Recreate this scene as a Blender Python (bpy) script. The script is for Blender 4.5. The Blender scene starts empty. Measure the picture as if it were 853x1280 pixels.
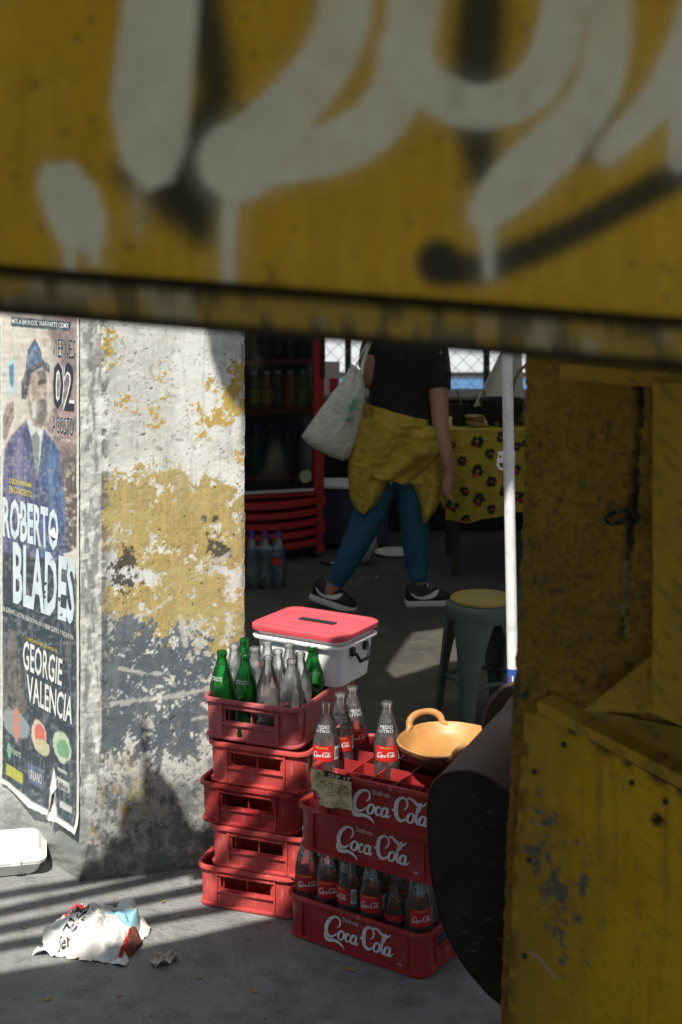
import bpy, bmesh, math, random
import numpy as np
from mathutils import Vector, Matrix, noise

R = math.radians
rnd = random.Random(11)
sc = bpy.context.scene
col = sc.collection

# ------------------------------------------------------------------ camera
F, H, CX, HY = 1700.0, 1.70, 426.5, 325.0      # focal length in photo pixels, eye height, principal column, horizon row
cd = bpy.data.cameras.new('camera')
cam = bpy.data.objects.new('camera', cd); col.objects.link(cam)
cam.location = (0, 0, H); cam.rotation_euler = (R(90), 0, 0)
cd.sensor_fit = 'VERTICAL'; cd.sensor_height = 36.0; cd.lens = 36.0 * F / 1280
cd.shift_y = -(640 - HY) / 1280
cd.clip_start = 0.05; cd.clip_end = 400
cd.dof.use_dof = True; cd.dof.focus_distance = 3.5; cd.dof.aperture_fstop = 5.2
sc.camera = cam

# ------------------------------------------------------------------ sky, sun, exposure
SUN_EL = 55.0
LH = Vector((0.30, 0.954)).normalized()
L = Vector((LH.x * math.cos(R(SUN_EL)), LH.y * math.cos(R(SUN_EL)), -math.sin(R(SUN_EL))))   # where sunlight travels
w = bpy.data.worlds.new('World'); sc.world = w; w.use_nodes = True
nt = w.node_tree; nt.nodes.clear()
sky = nt.nodes.new('ShaderNodeTexSky'); sky.sky_type = 'NISHITA'; sky.sun_disc = False
sky.sun_elevation = R(SUN_EL); sky.sun_rotation = math.atan2(-L.x, -L.y)
sky.air_density = 1.0; sky.dust_density = 1.5; sky.ozone_density = 1.0
bg = nt.nodes.new('ShaderNodeBackground'); bg.inputs[1].default_value = 0.095
wo = nt.nodes.new('ShaderNodeOutputWorld')
nt.links.new(sky.outputs[0], bg.inputs[0]); nt.links.new(bg.outputs[0], wo.inputs[0])
sd = bpy.data.lights.new('sun', 'SUN'); sd.energy = 5.0; sd.angle = R(0.53); sd.color = (1.0, 0.95, 0.86)
sun = bpy.data.objects.new('sun', sd); col.objects.link(sun)
sun.rotation_euler = L.to_track_quat('-Z', 'Y').to_euler(); sun.location = (-3, -6, 9)
vs = sc.view_settings; vs.view_transform = 'Standard'; vs.look = 'None'; vs.gamma = 1.0
vs.use_curve_mapping = False; vs.exposure = 0.36
cy = sc.cycles
cy.use_denoising = True; cy.max_bounces = 10; cy.diffuse_bounces = 4; cy.glossy_bounces = 4
cy.transparent_max_bounces = 40; cy.transmission_bounces = 8
cy.caustics_reflective = False; cy.caustics_refractive = False; cy.sample_clamp_indirect = 6.0

# ------------------------------------------------------------------ photo pixels -> places
def at(px, py, Y):
    return Vector(((px - CX) * Y / F, Y, H - (py - HY) * Y / F))
def gnd(px, py, z=0.0):
    return at(px, py, (H - z) * F / (py - HY))
def onplane(px, py, p0, n):
    d = Vector(((px - CX) / F, 1.0, -(py - HY) / F)); o = Vector((0, 0, H))
    return o + d * ((p0 - o).dot(n) / d.dot(n))
def npix(P):                                        # numpy: places -> photo pixels
    return CX + F * P[:, 0] / P[:, 1], HY + F * (H - P[:, 2]) / P[:, 1]

# ------------------------------------------------------------------ mesh building
class MB:
    def __init__(s): s.v = []; s.f = []
    def add(s, vs_, fs, M=None):
        n = len(s.v)
        for p in vs_:
            p = Vector(p); s.v.append(tuple(M @ p) if M is not None else tuple(p))
        s.f += [tuple(i + n for i in f) for f in fs]; return s
    def box(s, c, sz, M=None):
        x, y, z = [q / 2 for q in sz]; cx, cy_, cz = c
        v = [(cx+i*x, cy_+j*y, cz+k*z) for i in (-1, 1) for j in (-1, 1) for k in (-1, 1)]
        return s.add(v, [(0,1,3,2),(4,6,7,5),(0,4,5,1),(2,3,7,6),(0,2,6,4),(1,5,7,3)], M)
    def loft(s, rings, cap=(True, True), closed=True, M=None):
        n = len(rings[0]); v = [p for r in rings for p in r]; f = []
        for i in range(len(rings) - 1):
            for j in range(n if closed else n - 1):
                k = (j + 1) % n
                f.append((i*n+j, i*n+k, (i+1)*n+k, (i+1)*n+j))
        if cap[0]: f.append(tuple(range(n))[::-1])
        if cap[1]: f.append(tuple((len(rings)-1)*n + j for j in range(n)))
        return s.add(v, f, M)
    def lathe(s, prof, seg=20, M=None, cap=(False, False), wob=None):
        rings = []
        for r, z in prof:
            rings.append([(r*math.cos(2*math.pi*j/seg), r*math.sin(2*math.pi*j/seg), z) for j in range(seg)])
        if wob: rings = [[wob(*p) for p in r] for r in rings]
        return s.loft(rings, cap, True, M)
    def tube(s, pts, rad, seg=8, cap=True, M=None, flat=1.0):
        pts = [Vector(p) for p in pts]; n = len(pts)
        if not hasattr(rad, '__len__'): rad = [rad] * n
        t0 = (pts[1] - pts[0]).normalized()
        up = Vector((0, 0, 1)) if abs(t0.z) < .9 else Vector((1, 0, 0))
        a = t0.cross(up).normalized(); rings = []
        for i, p in enumerate(pts):
            t = (pts[min(i+1, n-1)] - pts[max(i-1, 0)]).normalized()
            a = (a - t * a.dot(t)).normalized(); b = t.cross(a)
            rings.append([p + (a*math.cos(2*math.pi*j/seg) + b*math.sin(2*math.pi*j/seg)*flat) * rad[i] for j in range(seg)])
        return s.loft(rings, (cap, cap), True, M)
    def prism(s, poly, vec, M=None):
        a = [Vector(p) for p in poly]; b = [p + Vector(vec) for p in a]
        return s.loft([a, b], (True, True), True, M)
    def sphere(s, c, r, seg=12, rings=8, M=None):
        if not hasattr(r, '__len__'): r = (r, r, r)
        c = Vector(c); rr = []
        for i in range(rings + 1):
            th = math.pi * (i + .02 - .04*i/rings) / rings
            rr.append([(c.x + r[0]*math.sin(th)*math.cos(2*math.pi*j/seg), c.y + r[1]*math.sin(th)*math.sin(2*math.pi*j/seg), c.z - r[2]*math.cos(th)) for j in range(seg)])
        return s.loft(rr, (True, True), True, M)
    def grid(s, fn, nu, nv, M=None):
        v = [fn(i / nu, j / nv) for j in range(nv + 1) for i in range(nu + 1)]
        f = [(j*(nu+1)+i, j*(nu+1)+i+1, (j+1)*(nu+1)+i+1, (j+1)*(nu+1)+i) for j in range(nv) for i in range(nu)]
        return s.add(v, f, M)
    def mesh(s, name, mat=None, smooth=35, bevel=0, bseg=1, fix=True):
        me = bpy.data.meshes.new(name); me.from_pydata(s.v, [], s.f)
        if bevel or fix:
            bm = bmesh.new(); bm.from_mesh(me)
            if fix: bmesh.ops.recalc_face_normals(bm, faces=bm.faces)
            if bevel:
                ed = [e for e in bm.edges if len(e.link_faces) == 2 and e.calc_face_angle(0) > R(30)]
                bmesh.ops.bevel(bm, geom=ed, offset=bevel, segments=bseg, affect='EDGES', clamp_overlap=True)
            bm.to_mesh(me); bm.free()
        if smooth:
            me.polygons.foreach_set('use_smooth', [True] * len(me.polygons)); me.set_sharp_from_angle(angle=R(smooth))
        if mat: me.materials.append(mat)
        return me
    def build(s, name, mat, parent=None, **k):
        return link(name, s.mesh(name, mat, **k), parent)

def link(name, me, parent=None):
    o = bpy.data.objects.new(name, me); col.objects.link(o)
    if parent is not None: o.parent = parent
    return o
def tag(o, label=None, cat=None, group=None, kind=None):
    if label: o['label'] = label
    if cat: o['category'] = cat
    if group: o['group'] = group
    if kind: o['kind'] = kind
    return o
def thing(name, label, cat, loc=(0, 0, 0), rz=0.0, group=None):
    o = bpy.data.objects.new(name, None); col.objects.link(o); o.empty_display_size = .05
    o.location = loc; o.rotation_euler = (0, 0, rz)
    return tag(o, label, cat, group)
def copytree(o, parent=None):
    c = o.copy(); col.objects.link(c); c.parent = parent
    for ch in list(o.children): copytree(ch, c)
    return c

def evalmesh(ob):
    dg = bpy.context.evaluated_depsgraph_get()
    return bpy.data.meshes.new_from_object(ob.evaluated_get(dg))
def remesh(mb, name, mat, parent, voxel=.008, smooth=6, k=.5):
    me = mb.mesh('tmp', None, smooth=0); ob = link('tmp', me)
    m = ob.modifiers.new('r', 'REMESH'); m.mode = 'VOXEL'; m.voxel_size = voxel; m.use_smooth_shade = True
    if smooth:
        m = ob.modifiers.new('s', 'SMOOTH'); m.iterations = smooth; m.factor = k
    bpy.context.view_layer.update()
    out = evalmesh(ob); bpy.data.objects.remove(ob); out.name = name
    out.materials.clear(); out.materials.append(mat)
    out.polygons.foreach_set('use_smooth', [True] * len(out.polygons))
    return link(name, out, parent)

def spline(pts, n=8):
    pts = [np.array(p, float) for p in pts]; out = []
    for i in range(len(pts) - 1):
        p0 = pts[max(i-1, 0)]; p1 = pts[i]; p2 = pts[i+1]; p3 = pts[min(i+2, len(pts)-1)]
        for k in range(n):
            t = k / n
            out.append(.5*((2*p1)+(-p0+p2)*t+(2*p0-5*p1+4*p2-p3)*t*t+(-p0+3*p1-3*p2+p3)*t**3))
    out.append(pts[-1]); return out
def rrect(a, b, r, n=4, z=0.0, extra=0):
    out = []
    for cx, cy_, a0 in ((a-r, b-r, 0), (-(a-r), b-r, 90), (-(a-r), -(b-r), 180), (a-r, -(b-r), 270)):
        for k in range(n + 1):
            t = R(a0 + 90*k/n); out.append((cx + r*math.cos(t), cy_ + r*math.sin(t), z))
    return out

# ------------------------------------------------------------------ numpy paint helpers
def vnoise(x, y, seed=0):
    rs = np.random.RandomState(seed); T = rs.rand(256, 256)
    xi = np.floor(x).astype(int); yi = np.floor(y).astype(int); fx = x - xi; fy = y - yi
    fx = fx*fx*(3-2*fx); fy = fy*fy*(3-2*fy)
    a = T[yi % 256, xi % 256]; b = T[yi % 256, (xi+1) % 256]; c = T[(yi+1) % 256, xi % 256]; d = T[(yi+1) % 256, (xi+1) % 256]
    return (a*(1-fx)+b*fx)*(1-fy) + (c*(1-fx)+d*fx)*fy
def fbm(x, y, seed=0, o=5, g=.55):
    s = 0; a = 1; t = 0
    for i in range(o):
        s = s + a*vnoise(x*2**i + 17*i, y*2**i + 31*i, seed+i); t += a; a *= g
    return s / t
def sstep(a, b, x):
    t = np.clip((x-a)/(b-a), 0, 1); return t*t*(3-2*t)
def sdpoly(x, y, poly):
    poly = np.array(poly, float); d = np.full(x.shape, 1e18); ins = np.zeros(x.shape, bool); n = len(poly)
    for i in range(n):
        ax, ay = poly[i]; bx, by = poly[(i+1) % n]
        ex, ey = bx-ax, by-ay; t = np.clip(((x-ax)*ex+(y-ay)*ey)/(ex*ex+ey*ey+1e-9), 0, 1)
        d = np.minimum(d, (x-ax-t*ex)**2+(y-ay-t*ey)**2)
        c = ((ay > y) != (by > y)) & (x < (bx-ax)*(y-ay)/(by-ay+1e-12)+ax); ins ^= c
    d = np.sqrt(d); return np.where(ins, -d, d)
def sdstroke(x, y, pts, n=6):
    q = spline(pts, n); d = np.full(x.shape, 1e9)
    for a, b in zip(q[:-1], q[1:]):
        ex, ey = b[0]-a[0], b[1]-a[1]; t = np.clip(((x-a[0])*ex+(y-a[1])*ey)/(ex*ex+ey*ey+1e-9), 0, 1)
        d = np.minimum(d, np.hypot(x-a[0]-t*ex, y-a[1]-t*ey) - (a[2]+(b[2]-a[2])*t)/2)
    return d
def srgb(c):
    c = np.array(c, float)/255; return np.where(c <= .04045, c/12.92, ((c+.055)/1.055)**2.4)
class Paint:
    def __init__(s, n, c): s.c = np.tile(np.array(c, float), (n, 1))
    def lay(s, m, c, a=1.0):
        m = np.clip(m*a, 0, 1)[:, None]; c = np.array(c, float); s.c = s.c*(1-m) + c*m
    def put(s, me, name='paint'):
        at_ = me.color_attributes.new(name, 'FLOAT_COLOR', 'POINT')
        at_.data.foreach_set('color', np.concatenate([s.c, np.ones((len(s.c), 1))], 1).astype(np.float32).ravel())

# ------------------------------------------------------------------ materials
def mat(name, c, rough=.6, var=.18, scale=6.0, bump=0.0, bscale=80.0, metal=0.0, spec=.4, dirt=None, damt=.5, dscale=14.0,
        attr=None, coat=0.0, trans=0.0, sheen=0.0, rvar=.12, stretch=None, dwidth=.12, sub=0.0, bdist=.01, scuff=None, samt=.5, sscale=(60, 60, 9)):
    m = bpy.data.materials.new(name); m.use_nodes = True; t = m.node_tree; N = t.nodes; K = t.links.new
    b = N['Principled BSDF']; b.inputs['Metallic'].default_value = metal; b.inputs['Specular IOR Level'].default_value = spec
    b.inputs['Coat Weight'].default_value = coat
    if trans: b.inputs['Transmission Weight'].default_value = trans
    if sub: b.inputs['Subsurface Weight'].default_value = sub; b.inputs['Subsurface Radius'].default_value = (.02, .02, .02)
    if sheen: b.inputs['Sheen Weight'].default_value = sheen
    tc = N.new('ShaderNodeTexCoord'); src = tc.outputs['Object']
    if stretch:
        mp = N.new('ShaderNodeMapping'); mp.inputs['Scale'].default_value = stretch; K(src, mp.inputs[0]); src = mp.outputs[0]
    nz = N.new('ShaderNodeTexNoise'); nz.inputs['Scale'].default_value = scale; nz.inputs['Detail'].default_value = 6; nz.inputs['Roughness'].default_value = .65
    K(src, nz.inputs['Vector'])
    mr = N.new('ShaderNodeMapRange'); mr.inputs[1].default_value = .3; mr.inputs[2].default_value = .7
    mr.inputs[3].default_value = 1-var; mr.inputs[4].default_value = 1+var; K(nz.outputs[0], mr.inputs[0])
    mul = N.new('ShaderNodeMix'); mul.data_type = 'RGBA'; mul.blend_type = 'MULTIPLY'; mul.inputs[0].default_value = 1
    if attr:
        at_ = N.new('ShaderNodeAttribute'); at_.attribute_name = attr; K(at_.outputs['Color'], mul.inputs[6])
    else: mul.inputs[6].default_value = (*c, 1)
    cmb = N.new('ShaderNodeCombineColor')
    for i in range(3): K(mr.outputs[0], cmb.inputs[i])
    K(cmb.outputs[0], mul.inputs[7]); out = mul.outputs[2]
    if dirt:
        n2 = N.new('ShaderNodeTexNoise'); n2.inputs['Scale'].default_value = dscale; n2.inputs['Detail'].default_value = 9; n2.inputs['Roughness'].default_value = .72
        K(src, n2.inputs['Vector'])
        m2 = N.new('ShaderNodeMapRange'); m2.inputs[1].default_value = .52; m2.inputs[2].default_value = .52+dwidth; m2.inputs[3].default_value = 0; m2.inputs[4].default_value = damt
        K(n2.outputs[0], m2.inputs[0])
        mx = N.new('ShaderNodeMix'); mx.data_type = 'RGBA'; K(m2.outputs[0], mx.inputs[0]); K(out, mx.inputs[6]); mx.inputs[7].default_value = (*dirt, 1)
        out = mx.outputs[2]
    if scuff:
        ms = N.new('ShaderNodeMapping'); ms.inputs['Scale'].default_value = sscale; ms.inputs['Rotation'].default_value = (.5, .7, .3); K(tc.outputs['Object'], ms.inputs[0])
        n4_ = N.new('ShaderNodeTexNoise'); n4_.inputs['Scale'].default_value = 1; n4_.inputs['Detail'].default_value = 8; n4_.inputs['Roughness'].default_value = .75; K(ms.outputs[0], n4_.inputs['Vector'])
        m4 = N.new('ShaderNodeMapRange'); m4.inputs[1].default_value = .60; m4.inputs[2].default_value = .68; m4.inputs[3].default_value = 0; m4.inputs[4].default_value = samt; K(n4_.outputs[0], m4.inputs[0])
        mx4 = N.new('ShaderNodeMix'); mx4.data_type = 'RGBA'; K(m4.outputs[0], mx4.inputs[0]); K(out, mx4.inputs[6]); mx4.inputs[7].default_value = (*scuff, 1); out = mx4.outputs[2]
    K(out, b.inputs['Base Color'])
    r2 = N.new('ShaderNodeMapRange'); r2.inputs[1].default_value = .3; r2.inputs[2].default_value = .7
    r2.inputs[3].default_value = max(.03, rough-rvar); r2.inputs[4].default_value = min(1, rough+rvar); K(nz.outputs[0], r2.inputs[0]); K(r2.outputs[0], b.inputs['Roughness'])
    if bump:
        n3 = N.new('ShaderNodeTexNoise'); n3.inputs['Scale'].default_value = bscale; n3.inputs['Detail'].default_value = 5; n3.inputs['Roughness'].default_value = .6
        K(src, n3.inputs['Vector'])
        bp = N.new('ShaderNodeBump'); bp.inputs['Strength'].default_value = bump; bp.inputs['Distance'].default_value = bdist
        K(n3.outputs[0], bp.inputs['Height']); K(bp.outputs[0], b.inputs['Normal'])
    return m
def glass(name, tint, haze=.05, hazec=(.8, .85, .85), edge=.8, ior=1.45):
    # thin-walled glass: tinted see-through, Fresnel reflection and a scuffed, dusty film
    m = bpy.data.materials.new(name); m.use_nodes = True; t = m.node_tree; N = t.nodes; K = t.links.new; N.clear()
    o = N.new('ShaderNodeOutputMaterial'); tr = N.new('ShaderNodeBsdfTransparent')
    lw = N.new('ShaderNodeLayerWeight'); lw.inputs[0].default_value = .35
    mc = N.new('ShaderNodeMix'); mc.data_type = 'RGBA'; mc.inputs[6].default_value = (*tint, 1); mc.inputs[7].default_value = (*[q*edge for q in tint], 1)
    K(lw.outputs['Facing'], mc.inputs[0]); K(mc.outputs[2], tr.inputs[0])
    gl = N.new('ShaderNodeBsdfGlossy'); gl.inputs['Roughness'].default_value = .09
    fr = N.new('ShaderNodeFresnel'); fr.inputs[0].default_value = ior
    df = N.new('ShaderNodeBsdfDiffuse'); df.inputs[0].default_value = (*hazec, 1); tl = N.new('ShaderNodeBsdfTranslucent'); tl.inputs[0].default_value = (*hazec, 1)
    a0 = N.new('ShaderNodeMixShader'); a0.inputs[0].default_value = .5; K(df.outputs[0], a0.inputs[1]); K(tl.outputs[0], a0.inputs[2])
    tc = N.new('ShaderNodeTexCoord'); nz = N.new('ShaderNodeTexNoise'); nz.inputs['Scale'].default_value = 22; nz.inputs['Detail'].default_value = 6; K(tc.outputs['Object'], nz.inputs['Vector'])
    mr = N.new('ShaderNodeMapRange'); mr.inputs[1].default_value = .35; mr.inputs[2].default_value = .75; mr.inputs[3].default_value = haze*.35; mr.inputs[4].default_value = haze*1.9; K(nz.outputs[0], mr.inputs[0])
    a1 = N.new('ShaderNodeMixShader'); K(mr.outputs[0], a1.inputs[0]); K(tr.outputs[0], a1.inputs[1]); K(a0.outputs[0], a1.inputs[2])
    a2 = N.new('ShaderNodeMixShader'); K(fr.outputs[0], a2.inputs[0]); K(a1.outputs[0], a2.inputs[1]); K(gl.outputs[0], a2.inputs[2])
    K(a2.outputs[0], o.inputs[0]); return m

# ------------------------------------------------------------------ lettering
_tc = {}
def text2d(s, off=.012, res=2):
    k = (s, off)
    if k in _tc: return _tc[k]
    cu = bpy.data.curves.new('t', 'FONT'); cu.body = s; cu.resolution_u = res; cu.offset = off; cu.fill_mode = 'FRONT'; cu.dimensions = '2D'
    ob = bpy.data.objects.new('t', cu); col.objects.link(ob); bpy.context.view_layer.update()
    me = evalmesh(ob); v = np.array([x.co[:2] for x in me.vertices]); f = [tuple(p.vertices) for p in me.polygons]
    bpy.data.objects.remove(ob); bpy.data.meshes.remove(me)
    v = (v - v.min(0)) / (v.max(0) - v.min(0)); _tc[k] = (v, f); return _tc[k]
def lettering(name, s, fn, m, parent, off=.012):
    v, f = text2d(s, off)
    me = bpy.data.meshes.new(name); me.from_pydata([tuple(fn(a, b)) for a, b in v], [], f); me.materials.append(m)
    return link(name, me, parent)
def quadfn(tl, tr, br, bl, plane):
    def fn(u, v):
        t = Vector(tl)*(1-u) + Vector(tr)*u; b = Vector(bl)*(1-u) + Vector(br)*u; p = b*(1-v) + t*v
        return plane(p.x, p.y)
    return fn
def ribbon2d(strokes, n=7):
    # calligraphic strokes (x, y, width) -> flat ribbons; each stroke on its own tiny level
    V, Fc = [], []
    for k, st in enumerate(strokes):
        q = spline(st, n); base = len(V)
        for i, p in enumerate(q):
            a = q[max(i-1, 0)]; b = q[min(i+1, len(q)-1)]; tx, ty = b[0]-a[0], b[1]-a[1]; l = math.hypot(tx, ty)+1e-9
            nx, ny = -ty/l*p[2]/2, tx/l*p[2]/2; V += [(p[0]+nx, p[1]+ny, k), (p[0]-nx, p[1]-ny, k)]
        for i in range(len(q)-1): Fc.append((base+2*i, base+2*i+1, base+2*i+3, base+2*i+2))
    return V, Fc
def _o(cx, cy_, rx=.44, ry=.62, w=.34):
    return [(cx+rx*math.cos(t)+.22*ry*math.sin(t), cy_+ry*math.sin(t), w*(.55+.45*abs(math.cos(t)))) for t in [2*math.pi*k/12 for k in range(13)]]
LOGO = [
    [(2.15,1.55,.10),(2.55,2.05,.22),(2.45,2.75,.24),(1.75,2.95,.26),(.95,2.45,.42),(.42,1.5,.52),(.45,.55,.48),(1.0,.08,.36),(1.7,.32,.2),(2.15,.8,.1)],
    [(.5,.75,.2),(.25,.1,.34),(.55,-.42,.44),(1.2,-.42,.42),(1.9,-.3,.36),(2.6,-.42,.34),(3.2,-.75,.2),(3.5,-1.1,.06)],
    _o(2.85,.68), [(3.1,1.15,.1),(3.45,1.0,.16),(3.75,1.2,.1)],
    [(4.2,.95,.2),(4.05,1.22,.2),(3.7,.95,.32),(3.6,.45,.34),(3.9,.1,.24),(4.35,.45,.1)],
    _o(4.85,.65,.4,.58), [(5.3,1.25,.28),(5.2,.5,.32),(5.35,.1,.24),(5.75,.5,.08)],
    [(5.75,1.2,.24),(6.25,1.3,.24)],
    [(7.05,1.5,.10),(7.5,2.05,.22),(7.4,2.75,.24),(6.8,3.05,.26),(6.1,2.5,.44),(5.95,1.5,.54),(6.15,.5,.48),(6.75,.08,.36),(7.4,.4,.2),(7.75,.85,.1)],
    [(7.2,2.9,.12),(7.9,3.15,.3),(8.6,2.75,.36),(9.3,2.45,.34),(9.95,2.75,.2),(10.1,3.1,.06)],
    _o(8.1,.68),
    [(8.4,1.15,.1),(8.75,1.2,.14),(9.25,1.9,.2),(9.5,2.6,.2),(9.25,2.75,.22),(8.98,2.0,.32),(8.85,.7,.34),(9.1,.1,.24),(9.5,.5,.1)],
    _o(9.75,.65,.4,.58), [(10.2,1.25,.28),(10.1,.5,.32),(10.25,.1,.24),(10.75,.6,.08)],
]
LOGO = [[(p[0] + (.5 if k_ > 7 else .12 if k_ == 7 else 0), p[1], p[2]*1.15) for p in st_] for k_, st_ in enumerate(LOGO)]
LV, LF = ribbon2d(LOGO)
LV = [((x + .08*y) / 11.4, (y + 1.15) / 11.4, k) for x, y, k in LV]     # unit width, height about .4
def logo(name, fn, m, parent):
    me = bpy.data.meshes.new(name); me.from_pydata([tuple(fn(x, y, k*.00002)) for x, y, k in LV], [], LF); me.materials.append(m)
    return link(name, me, parent)
# ================================================================== SETTING
M_ground = mat('concrete_ground', (.245, .248, .240), .85, .42, 11, .7, 75, dirt=(.085, .088, .088), damt=.75, dscale=5.5, dwidth=.22)
M_paint = mat('painted_plaster', (1, 1, 1), .85, .07, 30, .14, 220, attr='paint', spec=.12)
M_print = mat('printed_paper', (1, 1, 1), .5, .05, 60, .05, 200, attr='paint', spec=.35)
M_white = mat('white_ink', (.74, .75, .73), .6, .08, 60)
M_paleblue = mat('pale_blue_ink', (.60, .70, .74), .6, .12, 25)
M_navy = mat('dark_ink', (.030, .040, .055), .6, .1, 60)
M_yelink = mat('yellow_ink', (.72, .60, .12), .6, .1, 60)
M_steelpaint = mat('yellow_painted_steel', (1, 1, 1), .62, .08, 18, .10, 160, attr='paint', spec=.14)
M_darksteel = mat('dark_steel', (.045, .042, .038), .55, .3, 20, .2, 80, metal=.3)

g = MB(); g.add([(-90, -60, 0), (90, -60, 0), (90, 140, 0), (-90, 140, 0)], [(0, 1, 2, 3)])
ground = tag(g.build('ground', M_ground, smooth=0, fix=False), kind='structure')
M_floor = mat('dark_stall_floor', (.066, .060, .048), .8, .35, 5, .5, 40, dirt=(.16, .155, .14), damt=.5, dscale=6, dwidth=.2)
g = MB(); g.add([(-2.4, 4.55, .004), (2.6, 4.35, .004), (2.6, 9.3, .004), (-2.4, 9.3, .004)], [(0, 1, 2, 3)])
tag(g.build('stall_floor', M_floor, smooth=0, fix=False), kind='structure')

# ------------------------------------------------------------------ left pillar: poster face, worn corner, peeling front face
pC = gnd(128, 1098); pB = gnd(101, 1100); fdir = (gnd(250, 1085) - pC).normalized()
t_ = 0.0
r_ = (306 - CX) / F
t_ = (r_*pC.y - pC.x) / (fdir.x - r_*fdir.y)
pD = pC + fdir * t_
pq = Vector((-.309, .366, 0)).normalized(); pA = pB + pq * .80
fn_n = Vector((fdir.y, -fdir.x, 0)).normalized(); ps_n = Vector((pq.y, -pq.x, 0)).normalized() * -1
if ps_n.y > 0: ps_n = -ps_n
pE = pD - fn_n * .45; pG = pA - ps_n * .35
PILH = 2.42
zs = np.concatenate([np.arange(0, 1.64, .0031), np.linspace(1.64, PILH, 110)])
cols_ = []                                       # (base point, normal, face id, flare)
def seg(a, b, n, nv, fid, inc=False):
    for i in range(n + (1 if inc else 0)): cols_.append((a + (b-a)*(i/n), nv, fid, i/n))
ch_n = ((fn_n + ps_n) / 2).normalized()
seg(pA, pB, 110, ps_n, 0); seg(pB, pC, 14, ch_n, 1); seg(pC, pD, 135, fn_n, 2)
seg(pD, pE, 24, fdir, 3); seg(pE, pG, 4, Vector((0, 1, 0)), 4); seg(pG, pA, 8, -fdir, 4)
nc = len(cols_); nr = len(zs)
bx_ = np.array([[c[0].x, c[0].y] for c in cols_]); nn = np.array([[c[1].x, c[1].y] for c in cols_])
fid = np.array([c[2] for c in cols_]); ff = np.array([c[3] for c in cols_])
Z = np.repeat(zs, nc); BX = np.tile(bx_, (nr, 1)); NN = np.tile(nn, (nr, 1)); FI = np.tile(fid, nr); FF = np.tile(ff, nr)
flare = (1 - np.clip(Z/.40, 0, 1))**1.6 * .062                 # the corner widens towards the foot of the pillar
amt = np.where(FI == 2, 1-FF, np.where(FI == 1, FF, 0)) * flare
BX[:, 0] -= fdir.x*amt; BX[:, 1] -= fdir.y*amt
P = np.stack([BX[:, 0], BX[:, 1], Z], 1); x, y = npix(P)
x = np.where(FI >= 3, 306 + FF*120, x)
def rank(a):
    o = np.empty(len(a)); o[np.argsort(a)] = np.arange(len(a))/len(a); return o
n3 = fbm(x/60, y/60, 9, 4); nf = rank(fbm(x/4, y/4, 21, 4, .7)); st = rank(fbm(x/5, y/90, 31, 5, .7))
n1 = rank(fbm(x/46, y/52, 1, 7, .74)); n2 = rank(fbm(x/16, y/18, 5, 6, .78)); n4 = rank(fbm(x/9, y/11, 71, 5, .8))
front = (FI == 2) | (FI == 3)
wx_ = x + (fbm(x/15, y/15, 81, 4, .7)-.5)*44; wy_ = y + (fbm(x/15, y/15, 85, 4, .7)-.5)*44
def blob(cx, cy_, rx, ry): return np.clip(1 - ((wx_-cx)/rx)**2 - ((wy_-cy_)/ry)**2, 0, 1)
def cov(c, n, s=.03): return front * sstep(-s, s, c - n)
pt = Paint(len(x), srgb((213, 216, 211)))
pt.lay(sstep(.4, .62, n3), srgb((186, 188, 182)), .9); pt.lay(sstep(.55, .95, nf), srgb((218, 218, 210)), .5); pt.lay(sstep(.75, 1, st), srgb((172, 174, 170)), .5); pt.lay(cov(.07, n4), srgb((150, 152, 150)), .8)
small = sum(blob(*b) for b in ((285, 500, 42, 34), (302, 478, 16, 40), (262, 524, 26, 14), (200, 512, 16, 9), (199, 468, 9, 9), (140, 425, 9, 20), (141, 458, 7, 12), (255, 547, 16, 9), (160, 510, 18, 8), (196, 532, 11, 9), (302, 560, 11, 30), (148, 495, 10, 7)))
my0 = cov(np.clip(small*1.0, 0, .52), .5*n2+.5*n4, .04); pt.lay(my0, srgb((182, 156, 86)))
wy = sstep(588, 622, y + (n1-.5)*46) * (1 - sstep(778, 826, y + (n1-.5)*34 - (x-215)*.16))
wy = wy*(.82 - .42*np.exp(-((y-712-(x-200)*.10)/26)**2)*sstep(.35, .6, fbm(x/46, y/26, 44, 3)) - .12*sstep(700, 780, y))
my = cov(wy, .62*n2 + .38*n4, .08)
pt.lay(my, srgb((168, 151, 102))); pt.lay(my*sstep(.45, .95, st), srgb((186, 166, 104)), .8); pt.lay(my*sstep(.5, .9, .5*n1+.5*nf), srgb((186, 176, 140)), .55); pt.lay(my*sstep(.6, .95, nf), srgb((146, 126, 72)), .6); pt.lay(my*sstep(.45, .65, n3), srgb((180, 166, 112)), .6)
dk = np.clip(blob(160, 706, 36, 36)*1.2 + blob(272, 668, 22, 26)*.9 + blob(150, 724, 22, 24) + blob(268, 690, 14, 10), 0, 1)
pt.lay(cov(dk*.62, .5*n2+.5*n4), srgb((74, 72, 68)), .92)
wd = sstep(782, 806, y + (n1-.5)*40 - (x-200)*.18) * (1 - sstep(890, 965, y + (n1-.5)*60))
wd *= .84 - .22*np.exp(-((y-862-(x-200)*-.22)/12)**2) - .22*sstep(230, 300, x)
md = cov(wd, .62*n2 + .38*n4, .09)
pt.lay(md, srgb((92, 101, 110))); pt.lay(md*sstep(.4, .8, .6*n1+.4*st), srgb((122, 128, 132)), .6); pt.lay(md*sstep(.5, .9, nf), srgb((108, 112, 114)), .7)
lw_ = sstep(905, 985, y + (n1-.5)*50)
pt.lay(front*lw_, srgb((152, 153, 147)), .8); pt.lay(front*lw_*sstep(.45, .75, .5*n1+.5*n2), srgb((104, 108, 109)), .8); pt.lay(lw_*cov(.16, n4), srgb((84, 88, 90)), .8)
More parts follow.
